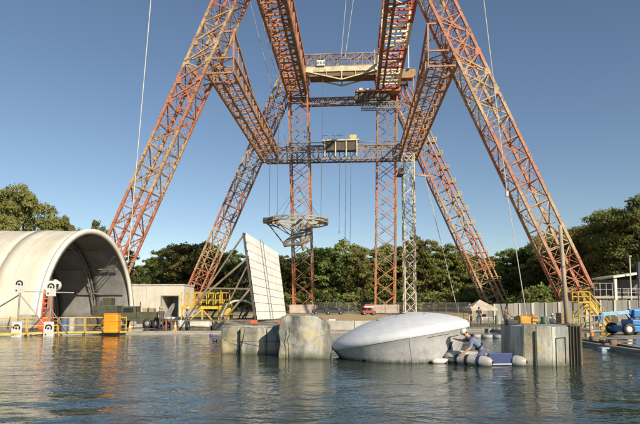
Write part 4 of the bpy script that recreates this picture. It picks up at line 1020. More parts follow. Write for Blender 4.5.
# ------------------------------------------------------------------ people
SKIN = M('skin', (.50,.30,.21), .55, (.42,.24,.17), 4)
def cloth(name, c): return M(name, c, .85, tuple(x*.7 for x in c), 6)
def person(label, J, mats, loc, rz=0, sca=1.0, hat=None, vest=None, hair=(.06,.04,.03), grp=None, face=(1,0,0), bulk=1.0):
    """J: joint -> (x,y,z) in metres, facing +x; one skinned body mesh with clothing regions, head parts as children"""
    t = thing('person', label, 'person', loc, rz, grp); t.scale = (sca,)*3
    rad = {'pelvis':(.155,.125),'waist':(.14,.105),'chest':(.175,.12),'neck0':(.075,.075),'neck':(.055,.055),'headb':(.075,.085),'headm':(.082,.10),'headt':(.06,.07),
           'sh':(.075,.075),'el':(.05,.05),'wr':(.034,.034),'ha':(.042,.028),'hip':(.10,.10),'kn':(.065,.065),'an':(.045,.045),'toe':(.042,.035)}
    names = list(J); ed = []
    chain = [('pelvis','waist'),('waist','chest'),('chest','neck0'),('neck0','neck'),('neck','headb'),('headb','headm'),('headm','headt')]
    for s in 'LR': chain += [('chest','sh'+s),('sh'+s,'el'+s),('el'+s,'wr'+s),('wr'+s,'ha'+s),('pelvis','hip'+s),('hip'+s,'kn'+s),('kn'+s,'an'+s),('an'+s,'toe'+s)]
    ed = [(names.index(a), names.index(b)) for a, b in chain]
    me = bpy.data.meshes.new('skel'); me.from_pydata([J[n] for n in names], ed, []); o = bpy.data.objects.new('body', me); col.objects.link(o)
    sk = o.modifiers.new('skin','SKIN'); sk.use_smooth_shade = True
    for i, n in enumerate(names):
        k = n if n in rad else n.rstrip('LR'); me.skin_vertices[0].data[i].radius = [q_*(bulk if k not in ('headb','headm','headt','wr','ha','neck') else 1) for q_ in rad[k]]
        me.skin_vertices[0].data[i].use_root = (n == 'pelvis')
    ss = o.modifiers.new('sub','SUBSURF'); ss.levels = 2; ss.render_levels = 2
    dg = bpy.context.evaluated_depsgraph_get(); bm_ = bpy.data.meshes.new_from_object(o.evaluated_get(dg))
    bpy.data.objects.remove(o); o = bpy.data.objects.new('body', bm_); col.objects.link(o); o.parent = t
    for m in mats: bm_.materials.append(m)           # 0 skin 1 shirt 2 trousers 3 shoes
    reg = {}
    for a, b in chain:
        k = b.rstrip('LR') if b not in ('pelvis',) else b
        reg[(a,b)] = {'waist':1,'chest':1,'neck0':1,'neck':0,'headb':0,'headm':0,'headt':0,'sh':1,'el':1,'wr':0,'ha':0,'hip':2,'kn':2,'an':2,'toe':3}[k]
    P = {n: Vector(J[n]) for n in names}
    for pl in bm_.polygons:
        c = pl.center; best = None
        for (a, b), r_ in reg.items():
            d = P[b]-P[a]; tt = max(0, min(1, (c-P[a]).dot(d)/max(d.length_squared, 1e-9))); ds = (c-(P[a]+d*tt)).length
            if best is None or ds < best[0]: best = (ds, r_)
        pl.material_index = best[1]; pl.use_smooth = True
    hd = P['headm']; up = (P['headt']-P['headb']).normalized(); fw = Vector(face); fw = (fw - up*fw.dot(up)).normalized(); sd = up.cross(fw)
    def blob(name, c, r_, m, sx=(1,1,1)):
        mb = MB(); n = 10; prof = [(r_*math.sin(math.pi*k/7), -r_*math.cos(math.pi*k/7)) for k in range(8)]; mb.lathe(prof, n)
        M3 = Matrix((fw, sd, up)).transposed(); mb.v = [tuple(M3 @ Vector((v[0]*sx[0], v[1]*sx[1], v[2]*sx[2])) + c) for v in mb.v]
        return mb.build(name, m, o, True)
    blob('nose', hd + fw*.105 - up*.012, .018, mats[0], (1.1,.8,1.4))
    for s in (-1, 1):
        blob('ear', hd + sd*.088*s - up*.01, .026, mats[0], (.8,.4,1.2)); blob('eye', hd + fw*.088 + sd*.034*s + up*.018, .012, BLACK)
    blob('mouth', hd + fw*.088 - up*.055, .016, REDP, (.5,1.4,.4))
    blob('hair', hd - fw*.012 + up*.03, .108, M('hair', hair, .7), (1.02,.92,1.05))
    if hat is not None:
        hm = M('hat', hat, .5); blob('hat', hd + up*.065, .12, hm, (1.08,.98,.85))
        blob('hat_brim', hd + fw*.075 + up*.05, .10, hm, (1.0,.85,.12))
    for s in 'LR':   # fingers
        w_ = P['wr'+s]; h_ = P['ha'+s]; d = (h_-w_).normalized(); a = d.cross(Vector((0,0,1)) if abs(d.z) < .8 else Vector((0,1,0))).normalized(); b = a.cross(d)
        for k, ln in enumerate((.055,.07,.075,.065)):
            st_ = h_ + a*(-.03+.02*k) + d*.01; MB().tube([st_, st_+d*ln*.6-b*.006, st_+d*ln-b*.03], [.0105,.0095,.007], 6).build('finger', mats[0], o, True)
        st_ = w_.lerp(h_, .5) + a*-.035; MB().tube([st_, st_+d*.035-a*.02, st_+d*.06-a*.018-b*.012], [.012,.011,.008], 6).build('thumb', mats[0], o, True)
    if vest is not None:
        vm = cloth('vest', vest); c0 = P['waist']; c1 = P['neck0']; d = (c1-c0).normalized(); rt = (P['shR']-P['shL']).normalized(); bk_ = d.cross(rt).normalized(); rt = bk_.cross(d)
        mb = MB(); rings = [(c0 - d*.02, .175,.145), (c0.lerp(c1,.35), .20,.165), (c0.lerp(c1,.7), .20,.165), (c0.lerp(c1,.93), .14,.12)]; n = 16; vs = []
        for p, a_, b_ in rings: vs += [p + rt*a_*math.cos(2*math.pi*k/n) + bk_*b_*math.sin(2*math.pi*k/n) for k in range(n)]
        mb.add(vs, [(i*n+k, i*n+(k+1) % n, (i+1)*n+(k+1) % n, (i+1)*n+k) for i in range(3) for k in range(n)]).build('vest', vm, o, True)
    return t
def standing(lean=0, arm=0):
    J = {'pelvis':(0,0,.95),'waist':(0,0,1.1),'chest':(lean,0,1.33),'neck0':(lean,0,1.46),'neck':(lean+.01,0,1.52),'headb':(lean+.02,0,1.57),'headm':(lean+.025,0,1.65),'headt':(lean+.02,0,1.73)}
    for s, k in (('L',1),('R',-1)):
        J.update({'sh'+s:(lean,.19*k,1.42),'el'+s:(lean-.02+arm*.1,.24*k,1.14),'wr'+s:(lean+.05+arm*.3,.23*k,.92+arm*.2),'ha'+s:(lean+.07+arm*.36,.22*k,.84+arm*.24),'hip'+s:(0,.10*k,.90),'kn'+s:(.02,.11*k,.5),'an'+s:(-.02,.12*k,.09),'toe'+s:(.13,.13*k,.04)})
    return J
def sitting():
    J = {'pelvis':(0,0,.5),'waist':(-.01,0,.65),'chest':(.02,0,.88),'neck0':(.04,0,1.0),'neck':(.06,0,1.06),'headb':(.08,0,1.11),'headm':(.09,0,1.19),'headt':(.085,0,1.27)}
    for s, k in (('L',1),('R',-1)):
        J.update({'sh'+s:(.02,.19*k,.96),'el'+s:(.1,.25*k,.7),'wr'+s:(.32,.18*k,.62),'ha'+s:(.39,.15*k,.6),'hip'+s:(.04,.10*k,.48),'kn'+s:(.45,.13*k,.5),'an'+s:(.42,.13*k,.09),'toe'+s:(.57,.14*k,.04)})
    return J
# the man in the raft: kneeling, leaning over the bow, both hands on the capsule
def w3(px, py, Y): return at(px, py, Y)
YP = 17.85
po = at(482.5, 351.6, YP)
Jw = {'pelvis':(482.5,351.6,YP),'waist':(479.2,346.8,YP),'chest':(473,339.8,YP),'neck0':(469,336.8,YP),'neck':(467.4,335.6,YP),'headb':(466,334.6,YP),'headm':(464.3,332.8,YP),'headt':(463.2,330.4,YP),
      'shR':(471.5,340.2,YP-.2),'elR':(470.5,347.8,YP-.30),'wrR':(463.5,352.8,YP-.28),'haR':(460.6,354.8,YP-.24),'shL':(470,338.5,YP+.19),'elL':(463,340.6,YP+.24),'wrL':(457.2,339.6,YP+.4),'haL':(454.6,338.6,YP+.5),
      'hipR':(482.5,353.5,YP-.1),'knR':(473.5,360.2,YP-.12),'anR':(485.5,362,YP-.1),'toeR':(489.5,362.4,YP-.1),'hipL':(482.3,353.2,YP+.1),'knL':(474.5,359.6,YP+.14),'anL':(486,361.6,YP+.16),'toeL':(490,361.8,YP+.16)}
J = {k: tuple(at(*v) - po) for k, v in Jw.items()}
rp_ = person('person in light blue shirt and white cap leaning from the raft onto the capsule', J, [SKIN, cloth('blue_shirt', (.17,.23,.35)), cloth('blue_trousers', (.10,.13,.22)), BLACK], po, hat=(.75,.74,.70), face=(-.8,.1,-.5), bulk=1.2)
P_ = {k: Vector(v) for k, v in J.items()}
up_ = (P_['neck0']-P_['waist']).normalized(); rt__ = Vector((0,1,0)); bk__ = up_.cross(rt__).normalized()
for nm, c_, a_, b_, w_ in (('life_vest_collar', P_['neck0']-up_*.05, .16, .145, .075), ('waist_belt', P_['waist']+up_*.02, .185, .15, .05)):
    pts_ = [c_ + rt__*a_*math.cos(t) + bk__*b_*math.sin(t) for t in np.linspace(0, 2*math.pi, 20, endpoint=False)]
    MB().tube(pts_, w_*.55, 8, closed=True).build(nm, cloth('vest_navy', (.025,.028,.04)), rp_, True)


# ------------------------------------------------------------------ right bank and yard
# long yard wall of grey panels between white posts
yw = thing('yard_wall', 'long grey panel wall with white posts behind the right bank', 'wall', (0,0,0))
wa_, wb_ = Vector((at(470,310,66).x, 66, GZ)), Vector((at(690,310,58).x, 58, GZ))
dW = (wb_-wa_); LW = dW.length; dW.normalize(); nW = Vector((dW.y, -dW.x, 0)); npn = 16
gp = [M('wall_panel_%d' % k, c, .8, tuple(x*.6 for x in c), .9, streak=True, bmp=.2) for k, c in enumerate(((.34,.33,.30),(.28,.28,.265),(.40,.38,.33)))]
hW = [at(480,304,65.5).z-GZ, at(640,297.5,60).z-GZ]
PSTM = M('post_white', (.70,.68,.60), .7, (.5,.48,.42), 1.2, streak=True)
for k in range(npn):
    a = wa_ + dW*(LW*k/npn); b = wa_ + dW*(LW*(k+1)/npn); h_ = hW[0] + (hW[1]-hW[0])*k/npn
    for half_ in (0, 1):
        p = a.lerp(b, .06 + .44*half_+.01); q_ = a.lerp(b, .5 + .44*half_-.01)
        MB().prism([p, q_, q_-nW*.12, p-nW*.12], (0,0,h_-random.uniform(0,.12))).build('wall_panel', random.choice(gp), yw)
    if k % 5 != 3:
        wd = random.choice((.16,.22,.28)); MB().prism([a-dW*wd/2+nW*.10, a+dW*wd/2+nW*.10, a+dW*wd/2-nW*.14, a-dW*wd/2-nW*.14], (0,0,h_+random.uniform(-.15,.12))).build('post', PSTM, yw)
MB().prism([wa_+nW*.02, wb_+nW*.02, wb_-nW*.2, wa_-nW*.2], (0,0,.25)).build('plinth', CONC, yw)
# flat roofed stand behind the wall
fs_ = thing('flat_roofed_stand', 'flat roofed open stand behind the yard wall at right', 'building', Vector((at(622,300,70).x, 70, GZ)))
x0 = at(590,280,70).x - fs_.location.x; x1 = at(665,280,70).x - fs_.location.x; xm = at(611,280,70).x - fs_.location.x; zr_ = at(615,278.5,70).z - GZ; zf = at(615,296,70).z - GZ
MB().prism([(xm-.5,-1.5,zr_),(x1,-1.5,zr_+1.1),(x1,4,zr_+1.1),(xm-.5,4,zr_)], (0,0,.28)).build('roof', WHITE, fs_)
MB().box((x0,-1,zf-.35),(x1,4,zf)).build('floor', CONC, fs_)
for x in (xm, x1-3.2): MB().box((x-.16,-1.1,0),(x+.16,-.8,zr_-.02)).build('column', PSTM, fs_)
for x in np.linspace(x0, x1, 8): MB().box((x-.1,-.6,0),(x+.1,-.4,zf-.36)).build('pier', CONC, fs_)
MB().box((xm,3.4,zf),(x1,3.6,zr_-.01)).build('back_wall', M('stand_back', (.16,.15,.14), .8), fs_)
for z in (zf+.5, zf+1.0): MB().bar((xm,-.95,z),(x1,-.95,z),.07).build('rail', GREYM, fs_)
for k, x in enumerate(np.linspace(xm+.7, x1-.6, 7)): MB().bar((x,-.95,zf),(x,-.95,zf+1.0),.06).build('rail_post', GREYM, fs_)
for k, x in enumerate(np.linspace(xm+.9, x1-1, 5)): MB().box((x-.5,.4,zf),(x+.5,1.2,zf+.8+.15*(k % 2))).build('bench', M('bench_dark', (.05,.05,.055), .6), fs_, bevel=.03)
for x in np.linspace(x0, xm-.4, 4): MB().bar((x,-.9,zf),(x,-.9,zf+1.8),.08).build('screen_post', GREYM, fs_)
for z in (zf+.9, zf+1.75): MB().bar((x0,-.9,z),(xm-.3,-.9,z),.06).build('screen_rail', GREYM, fs_)
lp = thing('lamp_pole', 'thin white lamp pole above the flat roofed stand', 'lamp pole', Vector((at(631,290,68).x, 68, GZ)))
MB().tube([(0,0,0),(0,0,at(631,257,68).z-GZ)], [.1,.07], 8).build('pole', WHITE, lp); MB().box((-.15,-.2,at(631,257,68).z-GZ),(.15,.2,at(631,257,68).z-GZ+.2)).build('lamp_head', GREYM, lp)
ds = thing('dark_sign', 'tall dark board on posts cut by the right picture edge', 'sign', Vector((at(641,300,50).x, 50, GZ)), R(30))
zb0, zb1 = at(640,288,50).z-GZ, at(640,262,50).z-GZ
MB().box((-.35,-.06,zb0),(1.6,.06,zb1)).build('board', M('board_dark', (.05,.055,.07), .5), ds, bevel=.02)
for x in (-.2, 1.4): MB().bar((x,.1,0),(x,.1,zb1),.1).build('post', GREYM, ds)
# wooden pole on the right bank
pb = gr(568, 333.5); wpz = at(560, 225, pb.y)
pl = thing('wooden_pole', 'tall pale wooden pole rising behind the plywood block', 'pole', (pb.x, pb.y, GZ))
MB().tube([(0,0,-.2),((wpz.x-pb.x)*.5,0,(wpz.z-GZ)*.5),(wpz.x-pb.x,0,wpz.z-GZ)], [.17,.145,.115], 12).build('shaft', POLEW, pl, True)
for z in (2.2, 4.6): MB().lathe([(.165,-.05),(.17,0),(.165,.05)], 12, None, ((wpz.x-pb.x)*z/wpz.z,0,z)).build('band', GREYM, pl)
# yellow stair tower
sb = gr(590, 331.0); stt = thing('stair_tower', 'yellow tubular stair tower beside the blue boom lift', 'stairs', sb, R(-4)); k_ = sb.y/F
zt_ = (331-302)*k_; zt2 = (331-292)*k_; xl, xr_ = -13*k_, -2*k_
for x in (xl, xr_):
    for y in (-.5, .5): MB().tube([(x,y,0),(x,y,zt2)], .05, 6).build('upright', YELLOW, stt)
MB().box((xl,-.55,zt_-.08),(xr_,.55,zt_)).build('landing', YELLOW, stt)
for y in (-.5, .5):
    for z in (zt_+.4, zt2-.02, zt_*.5): MB().tube([(xl,y,z),(xr_,y,z)], .04, 6).build('rail', YELLOW, stt)
    MB().bar((xr_,y,zt_-.1),(16*k_,y,.1),.08,.2).build('stringer', YELLOW, stt)
    MB().tube([(xr_,y,zt2-.05),(17*k_,y,1.0)], .04, 6).build('handrail', YELLOW, stt); MB().tube([(xr_,y,zt_+.35),(17*k_,y,.5)], .035, 6).build('handrail', YELLOW, stt)
    for t in (.3, .65, 1): MB().tube([(xr_+(17*k_-xr_)*t,y,zt_*(1-t)+.05),(xr_+(17*k_-xr_)*t,y,zt_*(1-t)+1.0)], .035, 6).build('baluster', YELLOW, stt)
    MB().tube([(xl,y,.1),(xr_,y,zt_*.5)], .035, 6).build('cross_brace', YELLOW, stt); MB().tube([(xl,y,zt_*.5),(xr_,y,zt_-.1)], .035, 6).build('cross_brace', YELLOW, stt)
for t in np.linspace(.06, .96, 9): MB().box((xr_+(16*k_-xr_)*t-.13,-.46,zt_*(1-t)-.02),(xr_+(16*k_-xr_)*t+.13,.46,zt_*(1-t)+.02)).build('tread', YELLOW, stt)
# blue boom lift
lf = gr(632, 334.5); bm_l = thing('boom_lift', 'blue articulated boom lift with grey basket at the right edge', 'boom lift', lf, R(3)); kb = lf.y/F
MB().box((-14*kb,-.75,3*kb),(16*kb,.75,9*kb)).build('chassis', BLUE, bm_l, bevel=.05)
for x in (-12*kb, 12*kb):
    for y in (-.85, .85): wheel(bm_l, (x, y, 5.9*kb), 5.9*kb, .28, (0,1,0), WHITE)
MB().box((-5*kb,-.6,9.2*kb),(15*kb,.6,15*kb)).build('turret', BLUE, bm_l, bevel=.06)
MB().box((-4*kb,-.66,17*kb),(20*kb,-.05,25*kb)).build('engine_cover', BLUE, bm_l, bevel=.08)
MB().bar((-1*kb,-.2,14.5*kb),(-5*kb,-.2,24*kb),.3,.34).build('riser', BLUE, bm_l, bevel=.02)
MB().bar((20*kb,-.35,24*kb),(-6*kb,-.35,22.5*kb),.28,.36).build('lower_boom', BLUE, bm_l, bevel=.03)
MB().bar((-6*kb,-.35,22.4*kb),(-34*kb,-.35,20.2*kb),.2,.24).build('telescopic_boom', M('pale_blue_boom', (.25,.48,.68), .4), bm_l, bevel=.02)
MB().bar((-34*kb,-.35,21.5*kb),(-35.5*kb,-.35,12*kb),.2,.24).build('jib', BLUE, bm_l, bevel=.02)
MB().bar((-3*kb,-.35,15*kb),(-9*kb,-.35,21*kb),.12).build('lift_cylinder', GREYM, bm_l)
bs_ = MB().box((-49*kb,-.75,4*kb),(-36*kb,.3,5*kb)).build('basket', GREYM, bm_l)
for x in np.linspace(-49*kb, -36*kb, 4):
    for y in (-.73, .28): MB().bar((x,y,5*kb),(x,y,19*kb),.04).build('basket_post', GREYM, bs_)
for z in (12*kb, 19*kb):
    for y in (-.73, .28): MB().bar((-49*kb,y,z),(-36*kb,y,z),.045).build('basket_rail', GREYM, bs_)
MB().box((-38.5*kb,-.6,15*kb),(-36.5*kb,0,19*kb)).build('control_panel', BLUE, bs_, bevel=.02)
# canopy with people
cn = Vector((at(480,318,50).x, 50, GZ)); can = thing('canopy_tent', 'small white peaked canopy tent right of the capsule', 'tent', cn)
zc0, zc1 = at(480,308.5,50).z-GZ, at(480,299.5,50).z-GZ; hw_ = 1.3
vs = [(-hw_,-hw_,zc0),(hw_,-hw_,zc0),(hw_,hw_,zc0),(-hw_,hw_,zc0),(0,0,zc1),(-hw_,-hw_,zc0-.18),(hw_,-hw_,zc0-.18),(hw_,hw_,zc0-.18),(-hw_,hw_,zc0-.18)]
MB().add(vs, [(0,1,4),(1,2,4),(2,3,4),(3,0,4),(0,5,6,1),(1,6,7,2),(2,7,8,3),(3,8,5,0)]).build('canopy', M('canopy_cream', (.58,.5,.4), .7), can)
for x in (-1,1):
    for y in (-1,1): MB().tube([(x*hw_*.97,y*hw_*.97,0),(x*hw_*.97,y*hw_*.97,zc0)], .03, 6).build('leg', GREYM, can)
tb = thing('folding_table', 'folding table with gear under the white canopy tent', 'table', cn + Vector((.3,-.2,0)))
MB().box((-.7,-.35,.70),(.7,.35,.75)).build('top', WHITE, tb)
for x in (-.6,.6):
    for y in (-.3,.3): MB().bar((x,y,0),(x,y,.7),.04).build('leg', GREYM, tb)
MB().box((-.3,-.2,.752),(.2,.15,1.05)).build('gear_box', STEEL_D, tb, bevel=.02)
def base_at(px, Y, z=GZ): return Vector(((px-320)/F*Y, Y, z))
person('person in tan shirt standing left of the canopy tent', standing(.04,.6), [SKIN, cloth('tan_shirt', (.45,.36,.24)), cloth('khaki', (.28,.22,.14)), BLACK], base_at(471,45.5), R(200), hat=(.6,.55,.45))
person('person in dark clothes standing under the canopy tent', standing(.0,.3), [SKIN, cloth('dark_shirt', (.05,.06,.09)), cloth('jeans', (.06,.08,.14)), BLACK], base_at(478.5,48), R(-110))
person('person in dark jacket standing behind the left end of the plywood block', standing(.05,.8), [SKIN, cloth('brown_jacket', (.16,.10,.06)), cloth('jeans2', (.07,.09,.13)), BLACK], base_at(505,44), R(-60))
st_ = thing('cool_box', 'white cool box serving as a seat behind the plywood block', 'cool box', base_at(551,40.6))
MB().box((-.3,-.22,0),(.3,.22,.38)).build('body', WHITE, st_, bevel=.03); MB().box((-.32,-.24,.382),(.32,.24,.44)).build('lid', WHITE, st_, bevel=.02)
person('person in white shirt and hat sitting behind the plywood block', sitting(), [SKIN, cloth('white_shirt', (.78,.76,.72)), cloth('beige', (.5,.44,.34)), BLACK], base_at(551,40.6) + Vector((0,0,-.05)), R(-100), hat=(.8,.78,.74))
# orange tarpaulin heap
ot = thing('orange_sack', 'orange bulk sack behind the plywood block', 'sack', base_at(526,41.2)); me_ = rough_box((-.75,-.5,0),(.75,.5,1.05),(10,8,8),.10,11,.15)
mobj('sack', me_, M('orange_sack', (.66,.36,.05), .7, (.42,.2,.03), 2), ot)
for x in (-.5,.5): MB().tube([(x,-.3,.95),(x*.9,-.1,1.25),(x*.8,.15,.95)], .035, 6).build('lifting_loop', ORANGE, ot)
for k, (px, Y, sz, c, lb) in enumerate(((511,42,.35,(.05,.055,.07),'black gear bag behind the left half of the plywood block'), (540,41.5,.3,(.3,.26,.2),'tan gear bag between the orange sack and the white shirted person'))):
    g_ = thing('gear_bag', lb, 'bag', base_at(px, Y)); mobj('bag', rough_box((-sz*1.3,-sz*.7,0),(sz*1.3,sz*.7,sz*1.7),(8,6,6),.09,20+k), cloth('bag%d' % k, c), g_); MB().tube([(-sz*.6,0,sz*1.6),(0,0,sz*2.1),(sz*.6,0,sz*1.6)], .025, 5).build('handle', BLACK, g_)
# red pickup, far
rt_ = thing('red_pickup', 'small red pickup truck with white load parked before the wood', 'pickup', base_at(368,98), R(12)); rt_.scale = (.85,)*3
MB().box((-1.6,-.85,.45),(1.6,.85,1.05)).build('body', REDP, rt_, bevel=.08)
cbn = MB().prism([(-.75,-.8,1.05),(.75,-.8,1.05),(.5,-.8,1.7),(-.5,-.8,1.7)], (0,1.6,0)).build('cab', REDP, rt_, bevel=.06)
MB().prism([(-.55,-.815,1.12),(.55,-.815,1.12),(.4,-.815,1.6),(-.4,-.815,1.6)], (0,.02,0)).build('side_window', GLASS, cbn)
MB().box((-1.1,-.7,1.75),(1.1,.7,2.1)).build('rack', WHITE, rt_, bevel=.03); MB().box((-1.0,-.72,2.1),(1.0,.6,2.5)).build('load', REDP, rt_, bevel=.04)
for x in (-1.1, 1.1):
    for y in (-.8, .8): wheel(rt_, (x,y,.4), .4, .22, (0,1,0))
for px, lb in ((334, 'dark parked car left of the red pickup before the wood'), (322, 'dark low parked car just right of the left support tower')):
    dc = thing('parked_car', lb, 'car', base_at(px,104), R(5)); cm = M('car_dark', (.04,.045,.05), .35)
    b_ = MB().prism([(-2.1,-.85,.3),(2.1,-.85,.3),(2.1,-.85,.8),(1.2,-.85,.92),(.6,-.85,1.42),(-1.0,-.85,1.42),(-1.6,-.85,.95),(-2.1,-.85,.9)], (0,1.7,0)).build('body', cm, dc, bevel=.06)
    MB().prism([(.95,-.865,.95),(.5,-.865,1.34),(-.9,-.865,1.34),(-1.35,-.865,.97)], (0,.02,0)).build('side_window', GLASS, b_)
    for x in (-1.3, 1.3):
        for y in (-.8,.8): wheel(dc, (x,y,.33), .33, .2, (0,1,0))
# far chain link fence
fe = thing('chain_link_fence', 'grey chain link fence in front of the middle wood', 'fence', base_at(312,112))
LF = (470-312)/F*112; wires = MB()
for k in range(14): MB().tube([(LF*k/13,0,0),(LF*k/13,0,2.5)], .06, 6).build('post', GREYM, fe)
for z in (.1, 1.3, 2.45): MB().bar((0,0,z),(LF,0,z),.05).build('rail', GREYM, fe)
for k in range(int(LF/.35)):
    wires.bar((k*.35,0,.1),(min(LF,k*.35+2.35),0,2.45),.018); wires.bar((k*.35,0.02,2.45),(min(LF,k*.35+2.35),.02,.1),.018)
wires.build('mesh_wire', GREYM, fe, kind='stuff')
# low timber fence and concrete slab between mound and capsule
tf_ = thing('timber_barrier', 'low brown timber barrier behind the gap left of the capsule', 'barrier', base_at(327,44))
for k in range(16): MB().box((.22*k,-.04,0),(.22*k+.19,.04,.62+random.uniform(-.05,.05))).build('plank', WOOD, tf_)
for z in (.18,.5): MB().box((0,.045,z),(3.5,.1,z+.08)).build('rail', WOOD, tf_)
MB().box((.15,-.07,.35),(.75,-.045,.72)).build('sign_plate', WHITE, tf_); 
bs2 = thing('concrete_barrier', 'pale concrete barrier behind the gap between mound and capsule', 'barrier', base_at(323,39)); 
MB().prism([(0,-.3,0),(0,.3,0),(0,.12,.75),(0,-.12,.75)], (2.4,0,0)).build('segment', CONC, bs2, bevel=.03); MB().prism([(2.44,-.3,0),(2.44,.3,0),(2.44,.12,.75),(2.44,-.12,.75)], (2.4,0,0)).build('segment', CONC, bs2, bevel=.03)
# boom log floating between capsule and block
bo = thing('floating_boom', 'grey floating boom stretched behind the raft to the plywood block', 'boom', gr(470, 337.5, 0))
e_ = gr(505, 338.5, 0) - gr(470, 337.5, 0)
for k in range(3): MB().tube([e_*(k/3+.01)+Vector((0,0,.08)), e_*((k+1)/3-.01)+Vector((0,0,.08))], .15, 10).build('float_section', M('boom_grey%d' % k, (.40,.40,.39), .6), bo, True)
# hose and debris on the right kerb
hs = thing('dark_hose', 'dark hose lying along the right basin edge', 'hose', (13.9, 14, GZ))
MB().tube([(.1+.25*math.sin(k*.8), k*1.1, .06) for k in range(22)], .055, 6).build('hose', BLACK, hs, True); MB().lathe([(.07,0),(.075,.14)], 8, (0,-1,0), (.1,-.12,.06)).build('coupling', GREYM, hs)
for k, (px, py, lb) in enumerate(((594,342,'leftmost heap of debris on the right basin edge'), (604,343.5,'middle heap of debris on the right basin edge'), (615,346,'rightmost heap of debris on the right basin edge'))):
    g_ = thing('debris_heap', lb, 'debris', gr(px, py)); 
    for j in range(5):
        a = random.uniform(0,6.28); r_ = random.uniform(.05,.4); mobj('rubble', rough_box((r_*math.cos(a)-.16,r_*math.sin(a)-.12,0),(r_*math.cos(a)+.16,r_*math.sin(a)+.12,random.uniform(.12,.3)),(3,3,3),.07,30+k*5+j), random.choice((WOOD, STEEL_D, M('rubble_rust', (.3,.14,.07), .8))), g_)
bx_ = thing('blue_case', 'small pale blue case floating near the right basin edge', 'case', gr(606, 351.5, -.05)); MB().box((-.3,-.18,0),(.3,.18,.2)).build('body', M('case_blue', (.35,.45,.55), .5), bx_, bevel=.03); MB().tube([(-.1,-.19,.12),(0,-.24,.12),(.1,-.19,.12)], .015, 5).build('handle', BLACK, bx_)
for px, py, lb in ((211,336,'left of two blue buoys floating off the far edge'), (215,341,'right of two blue buoys floating off the far edge')):
    bu = thing('blue_buoy', lb, 'buoy', gr(px, py, 0)); bu.scale = (.62,)*3; MB().lathe([(0,-.08),(.15,-.05),(.19,.06),(.15,.18),(.06,.24),(0,.25)], 14).build('body', M('buoy_blue', (.05,.08,.35), .4), bu, True); MB().lathe([(.03,.24),(.035,.30),(.0,.31)], 8).build('eye', DK, bu)
# ------------------------------------------------------------------ yard clutter
def drum(px, Y, c, lb, h=.88):
    t = thing('steel_drum', lb, 'drum', base_at(px, Y)); m = M('drum_paint', c, .5, tuple(x*.6 for x in c), 3)
    MB().lathe([(0,0),(.29,0),(.29,h*.33),(.305,h*.35),(.29,h*.37),(.29,h*.64),(.305,h*.66),(.29,h*.68),(.29,h),(.27,h-.02),(0,h-.02)], 18).build('body', m, t); MB().lathe([(0,0),(.04,0),(.04,.03),(0,.03)], 8, None, (.15,0,h-.02)).build('bung', GREYM, t)
drum(66, 41, (.10,.16,.30), 'blue steel drum behind the guard rail left of the shelter mouth'); drum(72.5, 41.6, (.45,.44,.40), 'pale steel drum beside the blue drum')
drum(168, 43.5, (.40,.10,.05), 'red steel drum in front of the garage bay'); drum(543, 46, (.1,.2,.12), 'green steel drum before the yard wall'); drum(497, 52, (.42,.41,.38), 'grey steel drum on the grass right of the tent')
def reel(px, Y, lb, r=.55):
    t = thing('cable_reel', lb, 'cable reel', base_at(px, Y, GZ+r), random.uniform(-.5,.5))
    for y in (-.32, .28): MB().lathe([(.08,0),(r,0),(r,.05),(.08,.05),(.08,0)], 18, (0,1,0), (0,y,0)).build('flange', WOOD, t)
    MB().lathe([(0,-.26),(r*.62,-.26),(r*.66,-.1),(r*.62,.1),(r*.64,.26),(0,.26)], 16, (0,1,0)).build('cable_coil', BLACK, t)
reel(95, 40.5, 'wooden cable reel in front of the generator'); reel(610, 47, 'wooden cable reel behind the yellow stair tower')
def cone(px, Y, lb):
    t = thing('traffic_cone', lb, 'cone', base_at(px, Y)); MB().box((-.19,-.19,0),(.19,.19,.04)).build('base', ORANGE, t); MB().lathe([(.14,.04),(.03,.7),(0,.7)], 12).build('cone', ORANGE, t); MB().lathe([(.108,.26),(.078,.44)], 12).build('band', WHITE, t)
cone(131, 37.5, 'traffic cone right of the orange container'); cone(176, 38.6, 'traffic cone near the pipe run left of the yellow platform'); cone(590, 36.2, 'traffic cone in front of the yellow stair tower')
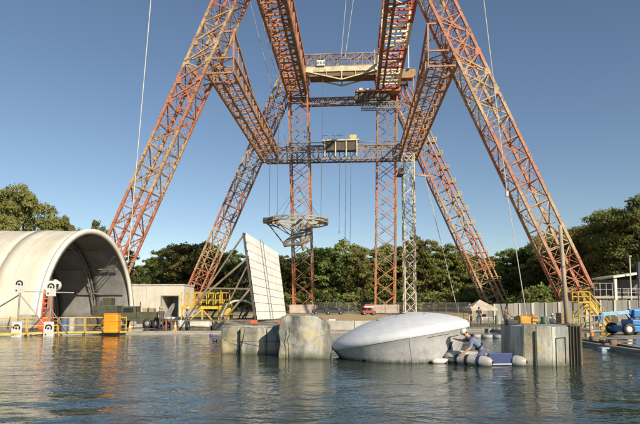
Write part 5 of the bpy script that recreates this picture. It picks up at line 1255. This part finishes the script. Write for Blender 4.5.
def pallet(px, Y, lb, rows, c):
    t = thing('loaded_pallet', lb, 'pallet', base_at(px, Y), random.uniform(-.3,.3)); m = M('carton', c, .8, tuple(x*.7 for x in c), 3)
    for k in range(5): MB().box((-.55+.25*k,-.45,.1),(-.37+.25*k,.45,.13)).build('slat', WOOD, t)
    for y in (-.4,0,.4): MB().box((-.55,y-.05,0),(.63,y+.05,.1)).build('runner', WOOD, t)
    for r_ in range(rows):
        for k in range(2): MB().box((-.5+.55*k,-.4,.135+.36*r_),(-.5+.55*k+.52,.4,.135+.36*r_+.34)).build('carton', m, t, bevel=.015)
pallet(152, 45.5, 'pallet of tan cartons behind the olive truck', 2, (.40,.31,.19)); pallet(29, 39.5, 'pallet of pale cartons left of the red ladder', 3, (.42,.40,.36)); pallet(520, 50, 'pallet of pale cartons before the yard wall left of the orange sack', 2, (.45,.42,.36)); pallet(562, 49, 'pallet of brown cartons before the yard wall near the wooden pole', 3, (.30,.22,.13))
person('person in dark work clothes standing by the pipe run', standing(.05,.5), [SKIN, cloth('work_shirt', (.08,.09,.11)), cloth('work_trousers', (.10,.09,.08)), BLACK], base_at(162,41.5), R(-70), hat=(.6,.5,.1))
person('person in white hard hat standing below the yellow work platform', standing(.0,.4), [SKIN, cloth('pale_shirt', (.40,.42,.45)), cloth('navy_trousers', (.05,.06,.10)), BLACK], base_at(189,39.2), R(-120), hat=(.72,.7,.66))
# fallen leaves drifting on the water
lm = MB(); rg_ = random.Random(5)
for k in range(70):
    Y = rg_.uniform(9.5, 30); X = rg_.uniform(-.62, .55)*Y; X = min(X, 12.5); a = rg_.uniform(0,6.28); r_ = rg_.uniform(.025,.055)
    lm.prism([(X+r_*math.cos(a+t)*(1 if i % 2 else .55), Y+r_*math.sin(a+t)*(1 if i % 2 else .55), .022) for i, t in enumerate(np.linspace(0, 6.28, 6, endpoint=False))], (0,0,.004))
tag(lm.build('floating_leaves', M('fallen_leaf', (.40,.36,.10), .7, (.22,.15,.06), 30)), 'scattered fallen leaves drifting on the water', 'leaves', kind='stuff')
